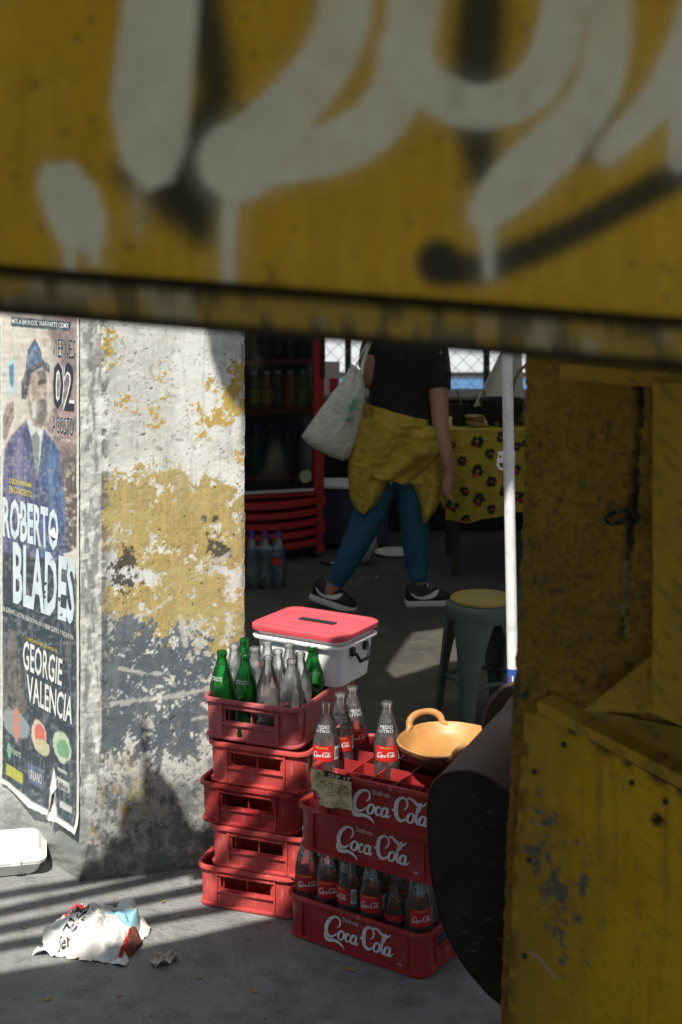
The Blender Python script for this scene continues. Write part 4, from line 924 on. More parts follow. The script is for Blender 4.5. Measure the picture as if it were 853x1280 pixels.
lr.lathe([(.0, -.006), (.088, -.006), (.094, 0), (.088, .006), (.0, .006)], 32, Matrix.Translation(c_) @ Matrix.Rotation(R(78), 4, 'X') @ Matrix.Rotation(R(14), 4, 'Y'))
lr.build('round_lid', M_brown, bar)
b = MB(); b.tube([c_ + Vector((0, -.01, -.085)), brl(668, 1015, .98)], .008, 6); b.build('lid_bracket', M_brownd, bar)

# ------------------------------------------------------------------ stool
M_stool = mat('grey_green_stool_plastic', (.075, .105, .10), .5, .12, 8, .05, 90)
M_stooly = mat('yellow_stool_seat', (.33, .25, .05), .7, .3, 10, .1, 60, dirt=(.16, .13, .06), damt=.7, dscale=20)
ss = gnd(603, 744, .45); 
st_ = thing('plastic_stool', 'grey green plastic stool with a yellow round seat beside the white pole', 'stool', (ss.x, ss.y, 0), R(20))
b = MB(); b.lathe([(.0, .432), (.105, .432), (.128, .428), (.136, .415), (.139, .385), (.134, .37), (.128, .385), (.120, .415), (.0, .42)], 36); b.build('seat_skirt', M_stool, st_, smooth=50)
b = MB(); b.lathe([(.119, .4325), (.119, .441), (.112, .446), (.0, .447)], 36, cap=(False, True)); b.build('seat_top', M_stooly, st_, smooth=50)
for k_ in range(4):
    a0 = R(45 + 90*k_); b = MB(); rings = []
    for t in np.linspace(0, 1, 10):
        z = .40*(1-t); rr = .122 + .052*t; hw = .066*(1-t)**2.4 + .031; th = .006
        wd2 = hw/ rr
        rings.append([(rr*math.cos(a0-wd2), rr*math.sin(a0-wd2), z), ((rr+.012)*math.cos(a0-wd2*.5), (rr+.012)*math.sin(a0-wd2*.5), z), ((rr+.015)*math.cos(a0), (rr+.015)*math.sin(a0), z), ((rr+.012)*math.cos(a0+wd2*.5), (rr+.012)*math.sin(a0+wd2*.5), z), (rr*math.cos(a0+wd2), rr*math.sin(a0+wd2), z),
                      ((rr-th)*math.cos(a0+wd2*.8), (rr-th)*math.sin(a0+wd2*.8), z), ((rr+.006)*math.cos(a0), (rr+.006)*math.sin(a0), z), ((rr-th)*math.cos(a0-wd2*.8), (rr-th)*math.sin(a0-wd2*.8), z)])
    b.loft(rings); b.build('leg', M_stool, st_, smooth=50)
for k_ in range(4):
    a0, a1_ = R(45+90*k_), R(135+90*k_); b = MB(); r_0 = .122+.052*.68
    p0 = Vector((r_0*math.cos(a0), r_0*math.sin(a0), .128)); p1 = Vector((r_0*math.cos(a1_), r_0*math.sin(a1_), .128)); mid = (p0+p1)/2; mid.z += .022
    b.tube([p0, p0*.5+mid*.5+Vector((0, 0, .006)), mid, p1*.5+mid*.5+Vector((0, 0, .006)), p1], .010, 6); b.build('crossbar', M_stool, st_)

# ------------------------------------------------------------------ white pole with hook clamp
M_pole = mat('white_painted_pole', (.78, .80, .81), .4, .08, 8, .05, 60, dirt=(.35, .35, .34), damt=.35, dscale=30, dwidth=.1)
M_bluep = mat('blue_sleeve', (.03, .09, .34), .5, .2, 10)
M_redp = mat('red_stripe', (.5, .04, .04), .5, .1, 10)
YP = 4.35; pb_ = at(641, 835, YP); ptp = at(634, 445, YP); dr = (ptp-pb_).normalized()
foot = pb_ - dr*(pb_.z/dr.z); top = pb_ + dr*((2.495-pb_.z)/dr.z)
pole = thing('awning_pole', 'white painted steel pole with hook clamp behind the brown barrel', 'pole', foot)
def pz(z): return pb_ + dr*((z-pb_.z)/dr.z) - foot
b = MB(); b.tube([pz(pb_.z-.02), pz(2.495)], .0178, 16); b.build('shaft', M_pole, pole)
b = MB(); b.tube([pz(0.0), pz(pb_.z)], .0188, 16); b.build('blue_sleeve', M_bluep, pole)
b = MB(); b.box(pz(pb_.z-.12)+Vector((-.004, -.0175, 0)), (.004, .003, .2)); b.build('white_stripe', M_pole, pole); b = MB(); b.box(pz(pb_.z-.12)+Vector((-.010, -.0155, 0)), (.003, .003, .2)); b.build('red_stripe', M_redp, pole)
b = MB(); b.lathe([(.0, 0), (.07, 0), (.07, .008), (.02, .012), (.0, .012)], 20); b.build('foot_plate', M_darksteel, pole)
zc = at(634, 573, YP).z; b = MB(); b.lathe([(.0172, -.024), (.020, -.024), (.020, .024), (.0172, .024)], 18, Matrix.Translation(pz(zc))); b.box(pz(zc)+Vector((-.026, -.004, .004)), (.016, .014, .034)); cl_ = b.build('clamp', M_pole, pole)
b = MB(); b.tube([pz(zc)+Vector(p) for p in ((-.030, -.006, .012), (-.036, -.006, -.004), (-.036, -.006, -.022), (-.030, -.006, -.032), (-.022, -.006, -.034), (-.018, -.006, -.030))], .0042, 8); b.build('hook', M_pole, cl_)
b = MB(); b.sphere(pz(zc)+Vector((-.028, -.013, .008)), .0035, 8, 6); b.build('screw', M_darksteel, cl_)
zz_ = zc - .075
for k_ in range(9):
    a_ = [R(-80)+rnd.uniform(-.5, .5) for _ in range(4)]; b = MB()
    b.tube([pz(zz_ + .012*k_*-.6 + rnd.uniform(-.006, .006)) + Vector((.0172*math.cos(t), .0172*math.sin(t), 0)) for t in a_], .0006, 4); b.build('scratch', M_darksteel, pole)

# ------------------------------------------------------------------ foam clamshell
M_foam = mat('white_foam', (.80, .80, .77), .6, .03, 10, .05, 150, sub=.1)
fp = gnd(-2, 1096); fm = thing('foam_container', 'closed white foam food container on the ground by the pillar', 'food container', (fp.x+.005, fp.y+.070, 0), R(12))
b = MB(); b.loft([rrect(.100+o, .085+o, .028, 5, z) for o, z in ((-.016, .001), (-.012, .004), (0, .036), (.010, .038), (.010, .042), (0, .0425))]); b.build('base', M_foam, fm, smooth=50)
b = MB(); b.loft([rrect(.100+o, .085+o, .028, 5, z) for o, z in ((.002, .0435), (.011, .0435), (.011, .047), (.001, .049), (-.008, .066), (-.014, .072), (-.022, .074), (-.03, .072), (-.036, .0715))]); 
b.build('lid', M_foam, fm, smooth=50)
b = MB(); b.loft([rrect(.013, .004, .003, 3, z) for z in (.040, .052)]); b.v = [(p[0]+.03, p[1]-.098, p[2]) for p in b.v]; b.build('latch_tab', M_foam, fm)

# ------------------------------------------------------------------ crumpled newspaper and a scrap
M_news = mat('newsprint', (1, 1, 1), .7, .04, 40, .1, 120, attr='paint')
ns = thing('crumpled_newspaper', 'crumpled sheet of printed newspaper lying on the ground', 'newspaper', gnd(118, 1178), R(-12))
rr = random.Random(5); cre = [(rr.uniform(0, math.pi), rr.uniform(-.12, .12), rr.uniform(.22, .55)) for _ in range(9)]
def nsp(u_, v_):
    x0 = (u_-.5)*2; y0 = (v_-.5)*2; r_0 = math.hypot(x0, y0)*(1 + .16*noise.noise(Vector((x0*1.6, y0*1.6, 3))))
    V3 = Vector((x0*1.7 + .3, y0*1.7, 2.0)); vd = noise.voronoi(V3)[0]
    ridge = (vd[1]-vd[0])
    z = .072*max(0, 1-(r_0/1.02)**2)**.75 + .030*(ridge-.28)*max(0, 1.15-r_0) + .026*abs(noise.noise(Vector((x0*3, y0*3, 7)))) + .010*abs(noise.noise(Vector((x0*8, y0*8, 1))))
    z += .050*max(0, 1-math.hypot(u_-.80, v_-.88)/.20)
    k_ = 1 + .13*noise.noise(Vector((x0*2.2, y0*2.2, 12))) - .10*max(0, r_0-.9)
    return Vector((x0*.122*k_ + .010*noise.noise(Vector((x0*4, y0*4, 5))), y0*.095*k_ + .012*noise.noise(Vector((x0*4, y0*4, 9))), max(.002, z)))
def nsn(u_, v_):
    e_ = .01; a = nsp(u_+e_, v_)-nsp(u_-e_, v_); c = nsp(u_, v_+e_)-nsp(u_, v_-e_); return a.cross(c).normalized()
NU, NV = 84, 66
U, V = np.meshgrid(np.linspace(0, 1, NU+1), np.linspace(0, 1, NV+1)); uu = U.ravel(); vv = V.ravel()
pt = Paint(len(uu), srgb((222, 222, 216))); tn = fbm(uu*40, vv*3, 3, 2)
txt = ((vv*34) % 1 < .5)*sstep(.35, .4, tn); pt.lay(txt*((uu > .38) & (uu < .74) & (vv > .25) & (vv < .55)), srgb((120, 120, 122)), .6); pt.lay(txt*((uu > .40) & (uu < .60) & (vv > .6) & (vv < .85)), srgb((130, 130, 132)), .6)
pt.lay(((uu > .12) & (uu < .36) & (vv > .60) & (vv < .95)).astype(float), srgb((196, 44, 40))); pt.lay(((uu > .24) & (uu < .42) & (vv > .46) & (vv < .60))*sstep(.3, .45, fbm(uu*30, vv*30, 6, 2)), srgb((56, 62, 70)))
pt.lay(((uu > .64) & (uu < .90) & (vv > .52) & (vv < .76)).astype(float), srgb((150, 200, 214))); pt.lay(((uu > .90) & (vv > .2) & (vv < .6)).astype(float), srgb((120, 70, 60))); pt.lay(((uu > .88) & (uu < .91) & (vv > .15) & (vv < .45)).astype(float), srgb((190, 40, 40)))
b = MB(); b.grid(nsp, NU, NV); me = b.mesh('sheet', M_news, smooth=14, fix=False); pt.put(me); link('sheet', me, ns)
def nst(s_, u0, u1, v0, v1, m, ang=0):
    lettering('lettering', s_, lambda a, c: (lambda uq, vq: nsp(uq, vq) + nsn(uq, vq)*.0018)(u0+(u1-u0)*a, v0+(v1-v0)*c), m, ns, .0)
nst('A.ML', .26, .46, .30, .41, M_navy); nst('Moj', .25, .42, .18, .28, M_navy); nst('Ser', .24, .38, .07, .16, M_navy); nst('Caminos', .14, .34, .74, .82, M_white); nst('NOTICIAS', .42, .62, .87, .92, M_navy)
sp2 = thing('paper_scrap', 'small torn scrap of dirty paper beside the crumpled newspaper', 'paper', gnd(205, 1203), R(30))
b = MB(); b.grid(lambda u_, v_: Vector(((u_-.5)*.075*(1-.5*abs(v_-.5)), (v_-.5)*.05*(1-.7*abs(u_-.4)), .003+.018*abs(math.sin(u_*5+v_*3))*(.4+abs(v_-.5)))), 14, 10); me = b.mesh('sheet', M_print, smooth=25, fix=False)
pt = Paint(len(me.vertices), srgb((200, 196, 184))); un = np.array([v_.co[:] for v_ in me.vertices]); pt.lay(sstep(.5, .58, fbm(un[:, 0]*90, un[:, 1]*90, 4, 3)), srgb((120, 96, 76)), .8); pt.put(me); link('sheet', me, sp2)
# small litter on the concrete
M_leaf = mat('dry_leaf', (.34, .28, .10), .8, .3, 40)
for px_, py_, s_ in ((437, 1213, .016), (250, 1222, .012), (150, 1245, .010), (318, 1240, .011), (60, 1250, .012), (205, 1128, .010), (228, 1145, .008), (30, 1160, .010), (310, 1175, .009), (90, 1118, .008)):
    b = MB(); b.grid(lambda u_, v_: Vector(((u_-.5)*s_*2, (v_-.5)*s_*math.sin(math.pi*min(.98, max(.02, u_))), .002+s_*.3*(u_-.5)**2+s_*.2*abs(v_-.5))), 6, 4)
    o = b.build('dry_leaf', M_leaf, smooth=60, fix=False); o.location = gnd(px_, py_); o.rotation_euler = (0, 0, rnd.uniform(0, 6)); tag(o, 'tiny dry leaf fragment lying on the bare concrete', 'leaf', 'leaf fragments on the concrete')

# grit gathered along the foot of the pillar and crates
rg_ = random.Random(21); gt = MB()
for k_ in range(1500):
    if k_ % 3: px_, py_ = rg_.uniform(20, 600), rg_.uniform(1085, 1275)
    else: px_ = rg_.uniform(0, 330); py_ = (1103 if px_ > 100 else 1110) + rg_.expovariate(1/9.0) - (px_-100)*.09*(px_ > 100) + (0 if px_ > 100 else -(100-px_)*.55)
    p = gnd(px_, py_); r_0 = rg_.uniform(.0008, .0022)*(1 if rg_.random() < .93 else 2.2); a = rg_.uniform(0, 6)
    gt.add([(p.x+r_0*math.cos(a), p.y+r_0*math.sin(a), .0005), (p.x+r_0*math.cos(a+2.1), p.y+r_0*math.sin(a+2.1), .0005), (p.x+r_0*math.cos(a+4.2), p.y+r_0*math.sin(a+4.2), .0005), (p.x, p.y, r_0*1.1)], [(0, 1, 3), (1, 2, 3), (2, 0, 3)])
o = gt.build('grit', mat('grit', (.20, .195, .18), .9, .5, 300), smooth=0); tag(o, 'fine grit and crumbs of plaster scattered over the concrete', 'grit', kind='stuff')
# ================================================================== BACKGROUND STALL
M_fridge = mat('fridge_red', (.36, .022, .020), .4, .12, 5, .03, 40, spec=.45)
M_fridged = mat('fridge_dark_inside', (.030, .024, .022), .6, .2, 5)
M_liner = mat('fridge_liner', (.34, .42, .42), .5, .08, 5)
M_pane = glass('fridge_door_glass', (.80, .84, .83), .03, (.5, .6, .6), .7)
M_shelf = mat('red_shelf', (.30, .03, .025), .5, .15, 10)
M_sill = mat('pale_sill', (.50, .54, .50), .5, .1, 10)
fr_r = gnd(404, 697); fyaw = R(17); fd = Vector((math.cos(fyaw), math.sin(fyaw), 0)); FW, FD, FH = .66, .60, 1.95
fc_ = fr_r - fd*FW/2
fridge = thing('drinks_fridge', 'red glass-door drinks fridge with bottles, half hidden by the pillar', 'fridge', fc_, fyaw)
hw = FW/2
b = MB(); b.box((-hw+.02, FD/2+.03, 1.0), (.04, FD, 1.86)); b.box((hw-.02, FD/2+.03, 1.0), (.04, FD, 1.86)); b.box((0, FD+.01, 1.0), (FW-.081, .04, 1.858)); b.box((0, FD/2, 1.91), (FW-.081, FD-.06, .04)); b.box((0, FD/2, .20), (FW-.081, FD-.06, .28))
b.build('cabinet', M_fridge, fridge, smooth=0)
b = MB(); b.box((-hw+.045, FD/2+.02, 1.15), (.008, FD-.08, 1.44)); b.box((hw-.045, FD/2+.02, 1.15), (.008, FD-.08, 1.44)); b.build('liner', M_liner, fridge, smooth=0)
b = MB(); b.box((0, FD-.02, 1.15), (FW-.1, .01, 1.44)); b.build('back_panel', M_fridged, fridge, smooth=0)
b = MB()
for sx in (-1, 1): b.box((sx*(hw-.03), -.005, 1.14), (.06, .05, 1.56))
b.box((0, -.005, 1.89), (FW-.121, .05, .06)); b.box((0, -.005, .375), (FW-.121, .05, .03)); door = b.build('door', M_fridge, fridge, bevel=.006, bseg=2)
b = MB(); b.box((0, 0.0, 1.125), (FW-.122, .008, 1.46)); b.build('glass_pane', M_pane, door, smooth=0)
b = MB(); b.box((0, -.034, .398), (FW-.13, .012, .014)); b.build('sill', M_sill, door)
b = MB(); b.box((hw-.015, -.05, 1.2), (.02, .04, .35)); b.build('handle', M_blackp, door, bevel=.008)
for z in (.46, .835, 1.115, 1.42, 1.66):
    b = MB(); b.box((0, FD/2-.06, z), (FW-.1, FD-.16, .012)); b.box((0, .045, z+.004), (FW-.1, .012, .034)); b.build('shelf', M_shelf, fridge, smooth=0)
b = MB(); b.box((0, .03, .20), (FW-.05, .02, .26)); b.build('grille_backing', M_fridged, fridge, smooth=0)
for k_ in range(5):
    z0 = .335 - k_*.058; b = MB(); rings = []
    for t in np.linspace(-1, 1, 17):
        zz = z0 - .020*(1-t*t) ; yy = -.012 - .035*(1-abs(t)**4); hh = .021 - .010*(abs(t) > .9)*(abs(t)-.9)*10
        rings.append([(t*hw*.97, yy, zz-hh), (t*hw*.97, yy-.012, zz-hh*.6), (t*hw*.97, yy-.010, zz+hh*.7), (t*hw*.97, yy+.004, zz+hh), (t*hw*.97, .018, zz+hh), (t*hw*.97, .018, zz-hh)])
    b.loft(rings); b.build('grille_slat', M_fridge, fridge, smooth=40)
for s_ in (-1, 1):
    b = MB(); rings = []
    for z in np.linspace(.04, .36, 12): wv = .012*math.sin(z*42)*s_; rings.append([(s_*(hw-.045)+0, -.03, z), (s_*(hw-.002)+wv, -.03, z), (s_*(hw-.002)+wv, .03, z), (s_*(hw-.045), .03, z)])
    b.loft(rings); b.build('grille_cheek', M_fridge, fridge, smooth=50)
for sx in (-1, 1):
    for yy in (.06, FD-.05): b = MB(); b.lathe([(.02, 0), (.02, .06)], 10, Matrix.Translation((sx*(hw-.06), yy, 0)), cap=(True, True)); b.build('foot', M_blackp, fridge)
b = MB(); b.lathe([(0, .0), (.036, .0), (.036, .003), (0, .003)], 24, Matrix.Translation((hw-.105, -.006, .47)) @ Matrix.Rotation(R(90), 4, 'X')); b.build('round_sticker', mat('sticker', (.36, .40, .26), .5, .2, 60), door)
# bottles inside the fridge
PETP = [(0, .003), (.02, .0), (.030, .004), (.032, .012), (.0315, .05), (.032, .12), (.031, .14), (.024, .165), (.014, .188), (.0125, .194), (.0125, .2)]
pb2 = MB(); pb2.lathe(PETP, 16)
cap_ = MB(); cap_.lathe([(.0145, .196), (.015, .197), (.015, .212), (.0, .213)], 14); capm = mat('white_cap', (.72, .74, .72), .5, .05, 20); me_cap = cap_.mesh('cap', capm)
lbm = MB(); lbm.lathe([(.0325, .035), (.0325, .11)], 16)
def drink(label, x_, z_, y_, liq, lab, capon=True, group='drinks on the middle fridge shelf'):
    m = fridge.matrix_basis @ Vector((x_, y_, z_)); t = thing('drink_bottle', label, 'bottle', m, fyaw, group)
    link('body', pb2.mesh('body', liq, smooth=60), t); link('label', lbm.mesh('label', lab, smooth=60, fix=False), t)
    if capon: link('cap', me_cap, t)
fm_ = fridge.matrix_basis
fridge.matrix_basis = fm_
bpy.context.view_layer.update()
cols3 = [((.42, .34, .03), 'yellow-labelled drink bottle on the middle fridge shelf', (.05, .12, .03)), ((.50, .25, .04), 'orange-labelled drink bottle on the middle fridge shelf', (.25, .07, .02)), ((.10, .05, .12), 'purple drink bottle on the middle fridge shelf', (.06, .015, .05)),
         ((.42, .10, .03), 'red-orange drink bottle on the middle fridge shelf', (.30, .05, .02)), ((.12, .30, .05), 'green drink bottle on the middle fridge shelf', (.05, .16, .04))]
def fx(px):                                            # photo column -> place along the fridge shelf front
    p0 = fridge.location; d = Vector(((px-CX)/F, 1)); nrm = Vector((-fd.y, fd.x)); q0 = Vector((p0.x, p0.y)) + nrm*.09
    t = q0.dot(nrm)/d.dot(nrm); return (d*t - q0).dot(Vector((fd.x, fd.y)))
for (lc, lb, lq), px_ in zip(cols3, (319, 334, 348, 363, 379)):
    drink(lb, fx(px_), .853, .09, mat('drink', lq, .2, .1, 10), mat('drink_label', lc, .5, .3, 60))
for px_ in (319, 334, 348, 363, 378): drink('dark cola bottle on the upper fridge shelf', fx(px_), 1.133, .09, M_dreg, M_dreg, True, 'cola bottles on the upper fridge shelf')
big = MB(); big.lathe([(0, .004), (.03, 0), (.045, .008), (.046, .1), (.043, .12), (.046, .15), (.040, .19), (.018, .24), (.014, .25), (.014, .27)], 18); mbig = big.mesh('body', glass('pet_plastic', (.80, .86, .88), .10, (.55, .62, .66), .5), smooth=60)
bigc = MB(); bigc.lathe([(.0165, .262), (.0165, .28), (0, .281)], 14); mbigc = bigc.mesh('cap', mat('blue_cap', (.04, .07, .30), .5, .1, 20))
for px_ in (322, 341, 361, 379):
    t = thing('water_bottle', 'large clear water bottle on the bottom fridge shelf', 'bottle', fridge.matrix_basis @ Vector((fx(px_), .11, .48)), fyaw, 'water bottles on the bottom fridge shelf'); link('body', mbig, t); link('cap', mbigc, t)

# ------------------------------------------------------------------ shrink-wrapped pack of water bottles
pk = thing('water_bottle_pack', 'shrink-wrapped pack of water bottles on the ground before the red fridge', 'bottle pack', gnd(331, 737) + Vector((0, .07, 0)), R(6))
M_pet = glass('pack_plastic', (.86, .90, .92), .34, (.70, .78, .80), .7); M_film = glass('shrink_film', (.92, .95, .96), .16, (.7, .78, .82), .8)
w1 = MB(); w1.lathe([(0, .003), (.03, 0), (.034, .006), (.034, .10), (.032, .115), (.034, .13), (.033, .175), (.025, .215), (.013, .25), (.012, .265)], 14); mw1 = w1.mesh('bottle', M_pet, smooth=60)
w2 = MB(); w2.lathe([(.0345, .150), (.0345, .195), (.030, .205)], 14); mw2 = w2.mesh('label', mat('pack_label_blue', (.035, .06, .12), .5, .3, 40), smooth=60, fix=False)
w3 = MB(); w3.lathe([(.0145, .258), (.0145, .275), (0, .276)], 12); mw3 = w3.mesh('cap', bpy.data.materials['blue_cap'])
for i in range(3):
    for j in range(2):
        o = link('bottle', mw1, pk); o.location = ((i-1)*.070, (j-.5)*.07, .002); l2 = link('label', mw2, o); c2 = link('cap', mw3, o)
b = MB(); b.loft([rrect(.107*s_, .072*s_, .032, 5, z) for s_, z in ((.9, .001), (1, .008), (1.0, .1), (.985, .17), (.96, .205), (.82, .222))], (True, False)); b.build('shrink_film', M_film, pk, smooth=60)
b = MB(); b.box((.055, -.0735, .145), (.05, .002, .03)); b.build('red_print', M_redp, pk)

# ------------------------------------------------------------------ floral-cloth table
M_cloth = mat('yellow_tablecloth', (.46, .34, .035), .8, .15, 8, .8, 14, bdist=.03)
M_fl = mat('flower_print_dark', (.045, .022, .018), .8, .3, 60); M_flr = mat('flower_print_red', (.35, .03, .03), .8, .2, 60)
YT = 7.25; tz = at(0, 537, YT).z; xl_, xr_ = at(557, 0, YT).x, at(557, 0, YT).x + 1.0
tb = thing('stall_table', 'stall table behind the walking person, draped in cloth', 'table', ((xl_+xr_)/2, YT+.3, 0))
b = MB(); b.box((0, 0, tz-.02), (.98, .56, .026)); b.build('table_top', M_wood, tb)
for sx in (-1, 1):
    for sy in (-1, 1): b = MB(); b.box((sx*.44, sy*.24, (tz-.035)/2), (.04, .04, tz-.035)); b.build('leg', M_darksteel, tb)
cl = thing('tablecloth', 'yellow tablecloth printed with dark flowers over the stall table', 'tablecloth', (xl_, YT, 0))
def cf(u_, v_):                                          # v 0 top -> 1 hem
    z = tz + .002 - v_*(.455 + .03*math.sin(u_*9+1) + .04*u_); f_ = .024*math.sin(u_*34+1.5*math.sin(u_*7))+.018*math.sin(u_*15+2)
    return Vector((u_*1.0, -.012 - .02*v_ + f_*min(1, v_*1.4), z))
b = MB(); b.grid(cf, 90, 24); b.grid(lambda u_, v_: Vector((u_*1.0, -.012+v_*.6, tz+.002)), 20, 4)
b.grid(lambda u_, v_: Vector((-.004 - .012*v_*math.sin(u_*20), -.012+u_*.6, tz+.002 - v_*.42)), 30, 10); b.build('cloth', M_cloth, cl, smooth=60, fix=False)
rr = random.Random(3)
fls = [(597, 552, 8), (578, 574, 6), (613, 567, 6.5), (597, 587, 8), (614, 601, 6.5), (581, 609, 6), (598, 622, 8), (614, 635, 6), (582, 642, 6), (566, 628, 8), (627, 547, 7), (646, 560, 6), (566, 556, 5), (630, 615, 7), (646, 590, 7), (632, 580, 6), (648, 625, 7)]
fls += [(a+90, c_2, s_) for a, c_2, s_ in fls if a+90 > 655]
for a, c_2, s_ in fls:
    p = at(a, c_2, YT-.02); uc = p.x - xl_; vc = (tz-p.z)/.46; r0 = s_*YT/F; fb = MB(); fr_ = MB()
    for k_ in range(6):
        t = k_*1.05 + rr.uniform(-.3, .3); du, dv_ = math.cos(t)*r0*.62, math.sin(t)*r0*.62/.46; pr_ = r0*rr.uniform(.35, .5)
        pts = [cf(uc+du+math.cos(q_)*pr_, max(.01, min(.98, vc+dv_+math.sin(q_)*pr_/.46)))+Vector((0, -.003-.0004*k_, 0)) for q_ in [2*math.pi*i/7 for i in range(7)]]
        (fr_ if k_ == int(s_) % 6 else fb).add(pts, [tuple(range(7))])
    fo_ = fb.build('printed_flower', M_fl, cl, smooth=0, fix=False); fr_.build('red_petal', M_flr, fo_, smooth=0, fix=False)
M_stone = mat('black_stone', (.018, .017, .017), .75, .3, 30, .3, 80)
def mortar(px, py, r_0, h_, label):
    p = at(px, py, YT+.16); t = thing('stone_mortar', label, 'mortar', (p.x, YT+.16, tz+.004), 0)
    b = MB(); b.lathe([(0, .02), (r_0*.62, .02), (r_0*.8, h_*.4), (r_0*.95, h_*.85), (r_0, h_), (r_0*.9, h_), (r_0*.7, h_*.5), (0, h_*.4)], 26); b.build('bowl', M_stone, t, smooth=50)
    for k_ in range(3):
        a = 2*math.pi*k_/3+.5; b = MB(); b.lathe([(.018, 0), (.022, .03)], 8, Matrix.Translation((r_0*.5*math.cos(a), r_0*.5*math.sin(a), 0)), cap=(True, True)); b.build('foot', M_stone, t)
    return t
m1 = mortar(575, 530, .055, .115, 'small black stone mortar on the floral tablecloth beside the person')
m2 = mortar(627, 530, .125, .145, 'large black stone mortar on the floral tablecloth behind the white pole')
for mt_, off, hh in ((m1, (.015, -.01), .19), (m2, (-.07, -.03), .19)):
    sp_ = thing('spoon', 'spoon resting in the ' + ('small' if mt_ is m1 else 'large') + ' black stone mortar', 'spoon', mt_.location + Vector((off[0], off[1], .075)))
    b = MB(); b.tube([(0, 0, 0), (-.012, 0, .06), (-.035, -.01, hh-.07)], [.006, .004, .005], 8); b.build('handle', M_wood, sp_); b = MB(); b.sphere((0, 0, -.008), (.018, .008, .022), 10, 6); b.build('scoop', M_wood, sp_)
M_tort = mat('tortilla', (.40, .27, .10), .8, .3, 20, .2, 60)
fo = at(594, 533, YT+.10)
for k_ in range(6):
    b = MB(); b.lathe([(0, .0), (.05, .0), (.052, .004), (.05, .007), (0, .008)], 16, wob=lambda x_, y_, z_: (x_, y_, z_ + .006*noise.noise(Vector((x_*20, y_*20, k_)))))
    o = b.build('tortilla', M_tort, smooth=50); o.location = (fo.x + rnd.uniform(-.012, .012), YT+.11+rnd.uniform(-.01, .01), tz+.010+k_*.0095); tag(o, 'flat round tortilla in the pile between the stone mortars', 'tortilla', 'tortillas piled between the mortars')
# white cloth hung behind the table
M_wcl = mat('white_cotton', (.62, .62, .55), .85, .08, 6, .2, 40)
b = MB(); q4 = [at(629, 436, 7.65), at(652, 436, 7.65), at(656, 506, 7.65), at(594, 508, 7.65)]
b.grid(lambda u_, v_: (q4[0]*(1-u_)+q4[1]*u_)*(1-v_) + (q4[3]*(1-u_)+q4[2]*u_)*v_ + Vector((0, .03*math.sin(u_*9)*v_, 0)), 24, 12)
b.grid(lambda u_, v_: (q4[0]*(1-u_)+q4[1]*u_)*(1-v_) + (q4[3]*(1-u_)+q4[2]*u_)*v_ + Vector((0, .012+.03*math.sin(u_*9)*v_, 0)), 24, 12)
b.tube([q4[0]+Vector((-.02, 0, .30)), q4[0], q4[3]], .006, 6)
wc = b.build('hanging_cloth', M_wcl, smooth=60, fix=False); tag(wc, 'white cotton cloth slung slanting behind the large stone mortar', 'cloth')
# wicker basket at the table's far end
M_wick = mat('wicker', (.22, .16, .08), .8, .3, 40, .3, 90)
wk = thing('wicker_basket', 'wicker basket with hoop handle on the table beyond the white pole', 'basket', (at(662, 500, 7.5).x, 7.5, tz+.004))
b = MB(); b.lathe([(0, .004), (.075, 0), (.1, .06), (.105, .12), (.098, .12), (.07, .012), (0, .012)], 24); b.build('bowl', M_wick, wk)
b = MB(); b.tube([(.1*math.cos(t), 0, .12+.20*math.sin(t)) for t in np.linspace(0, math.pi, 15)], .009, 8); b.build('hoop_handle', M_wick, wk)
for k_ in range(5): b = MB(); b.lathe([(.103+.001*k_, .02+.02*k_), (.108+.001*k_, .026+.02*k_), (.104+.001*k_, .034+.02*k_)], 24); b.build('weave_band', M_wick, wk)
# low table behind the person with a bag, dark counter, floor scraps
M_purp = mat('dusky_purple_cloth', (.045, .045, .085), .8, .2, 10, .2, 50); M_dark = mat('black_cloth', (.014, .015, .020), .9, .2, 10, .2, 50)
lt = thing('low_table', 'low table with white top and dusky purple cloth behind the walking person', 'table', (at(440, 0, 7.95).x, 8.1, 0))
zl = at(0, 608, 7.95).z
b = MB(); b.loft([rrect(.22, .16, .02, 3, z) for z in (zl-.012, zl)]); b.build('top', M_wcl, lt); b = MB(); b.loft([[(x_*(1+.03*math.sin(i*2.1)), y_*(1+.03*math.sin(i*1.7)), z) for i, (x_, y_, _z) in enumerate(rrect(.21, .15, .03, 5))] for z in (.04, zl-.013)]); b.build('cloth_skirt', M_purp, lt, smooth=60)
for sx in (-1, 1):
    for sy in (-1, 1): b = MB(); b.box((sx*.17, sy*.11, .02), (.03, .03, .04)); b.build('leg', M_darksteel, lt)
bgp = at(452, 655, 7.6); bg_ = MB(); bg_.sphere((0, 0, .13), (.085, .07, .13), 16, 12); bg_.v = [(p[0]*(1+.2*noise.noise(Vector(p)*14)), p[1], max(0, p[2]*(1+.1*noise.noise(Vector(p)*11)))) for p in bg_.v]
plb = tag(bg_.build('plastic_bag', mat('white_plastic_bag', (.45, .48, .47), .4, .1, 10, .4, 30)), 'crumpled white plastic bag on the ground behind the walking person', 'bag'); plb.location = (bgp.x, 7.6, .0)
hs = MB(); hs.tube([at(p[0], p[1], 7.48) for p in spline([(432, 700), (428, 680), (432, 668), (446, 664), (452, 650), (448, 636), (440, 632)], 5)], .009, 8); hs.tube([at(432, 700, 7.48), (at(432, 700, 7.48).x, 7.48, .009), (at(400, 700, 7.48).x, 7.6, .009)], .009, 8)
tag(hs.build('rubber_hose', M_blackp), 'black rubber hose curling over the white plastic bag', 'hose')
ct = thing('dark_counter', 'counter hung with black cloth at the back of the stall', 'counter', (.85, 8.75, 0)); zc_ = at(0, 496, 8.5).z
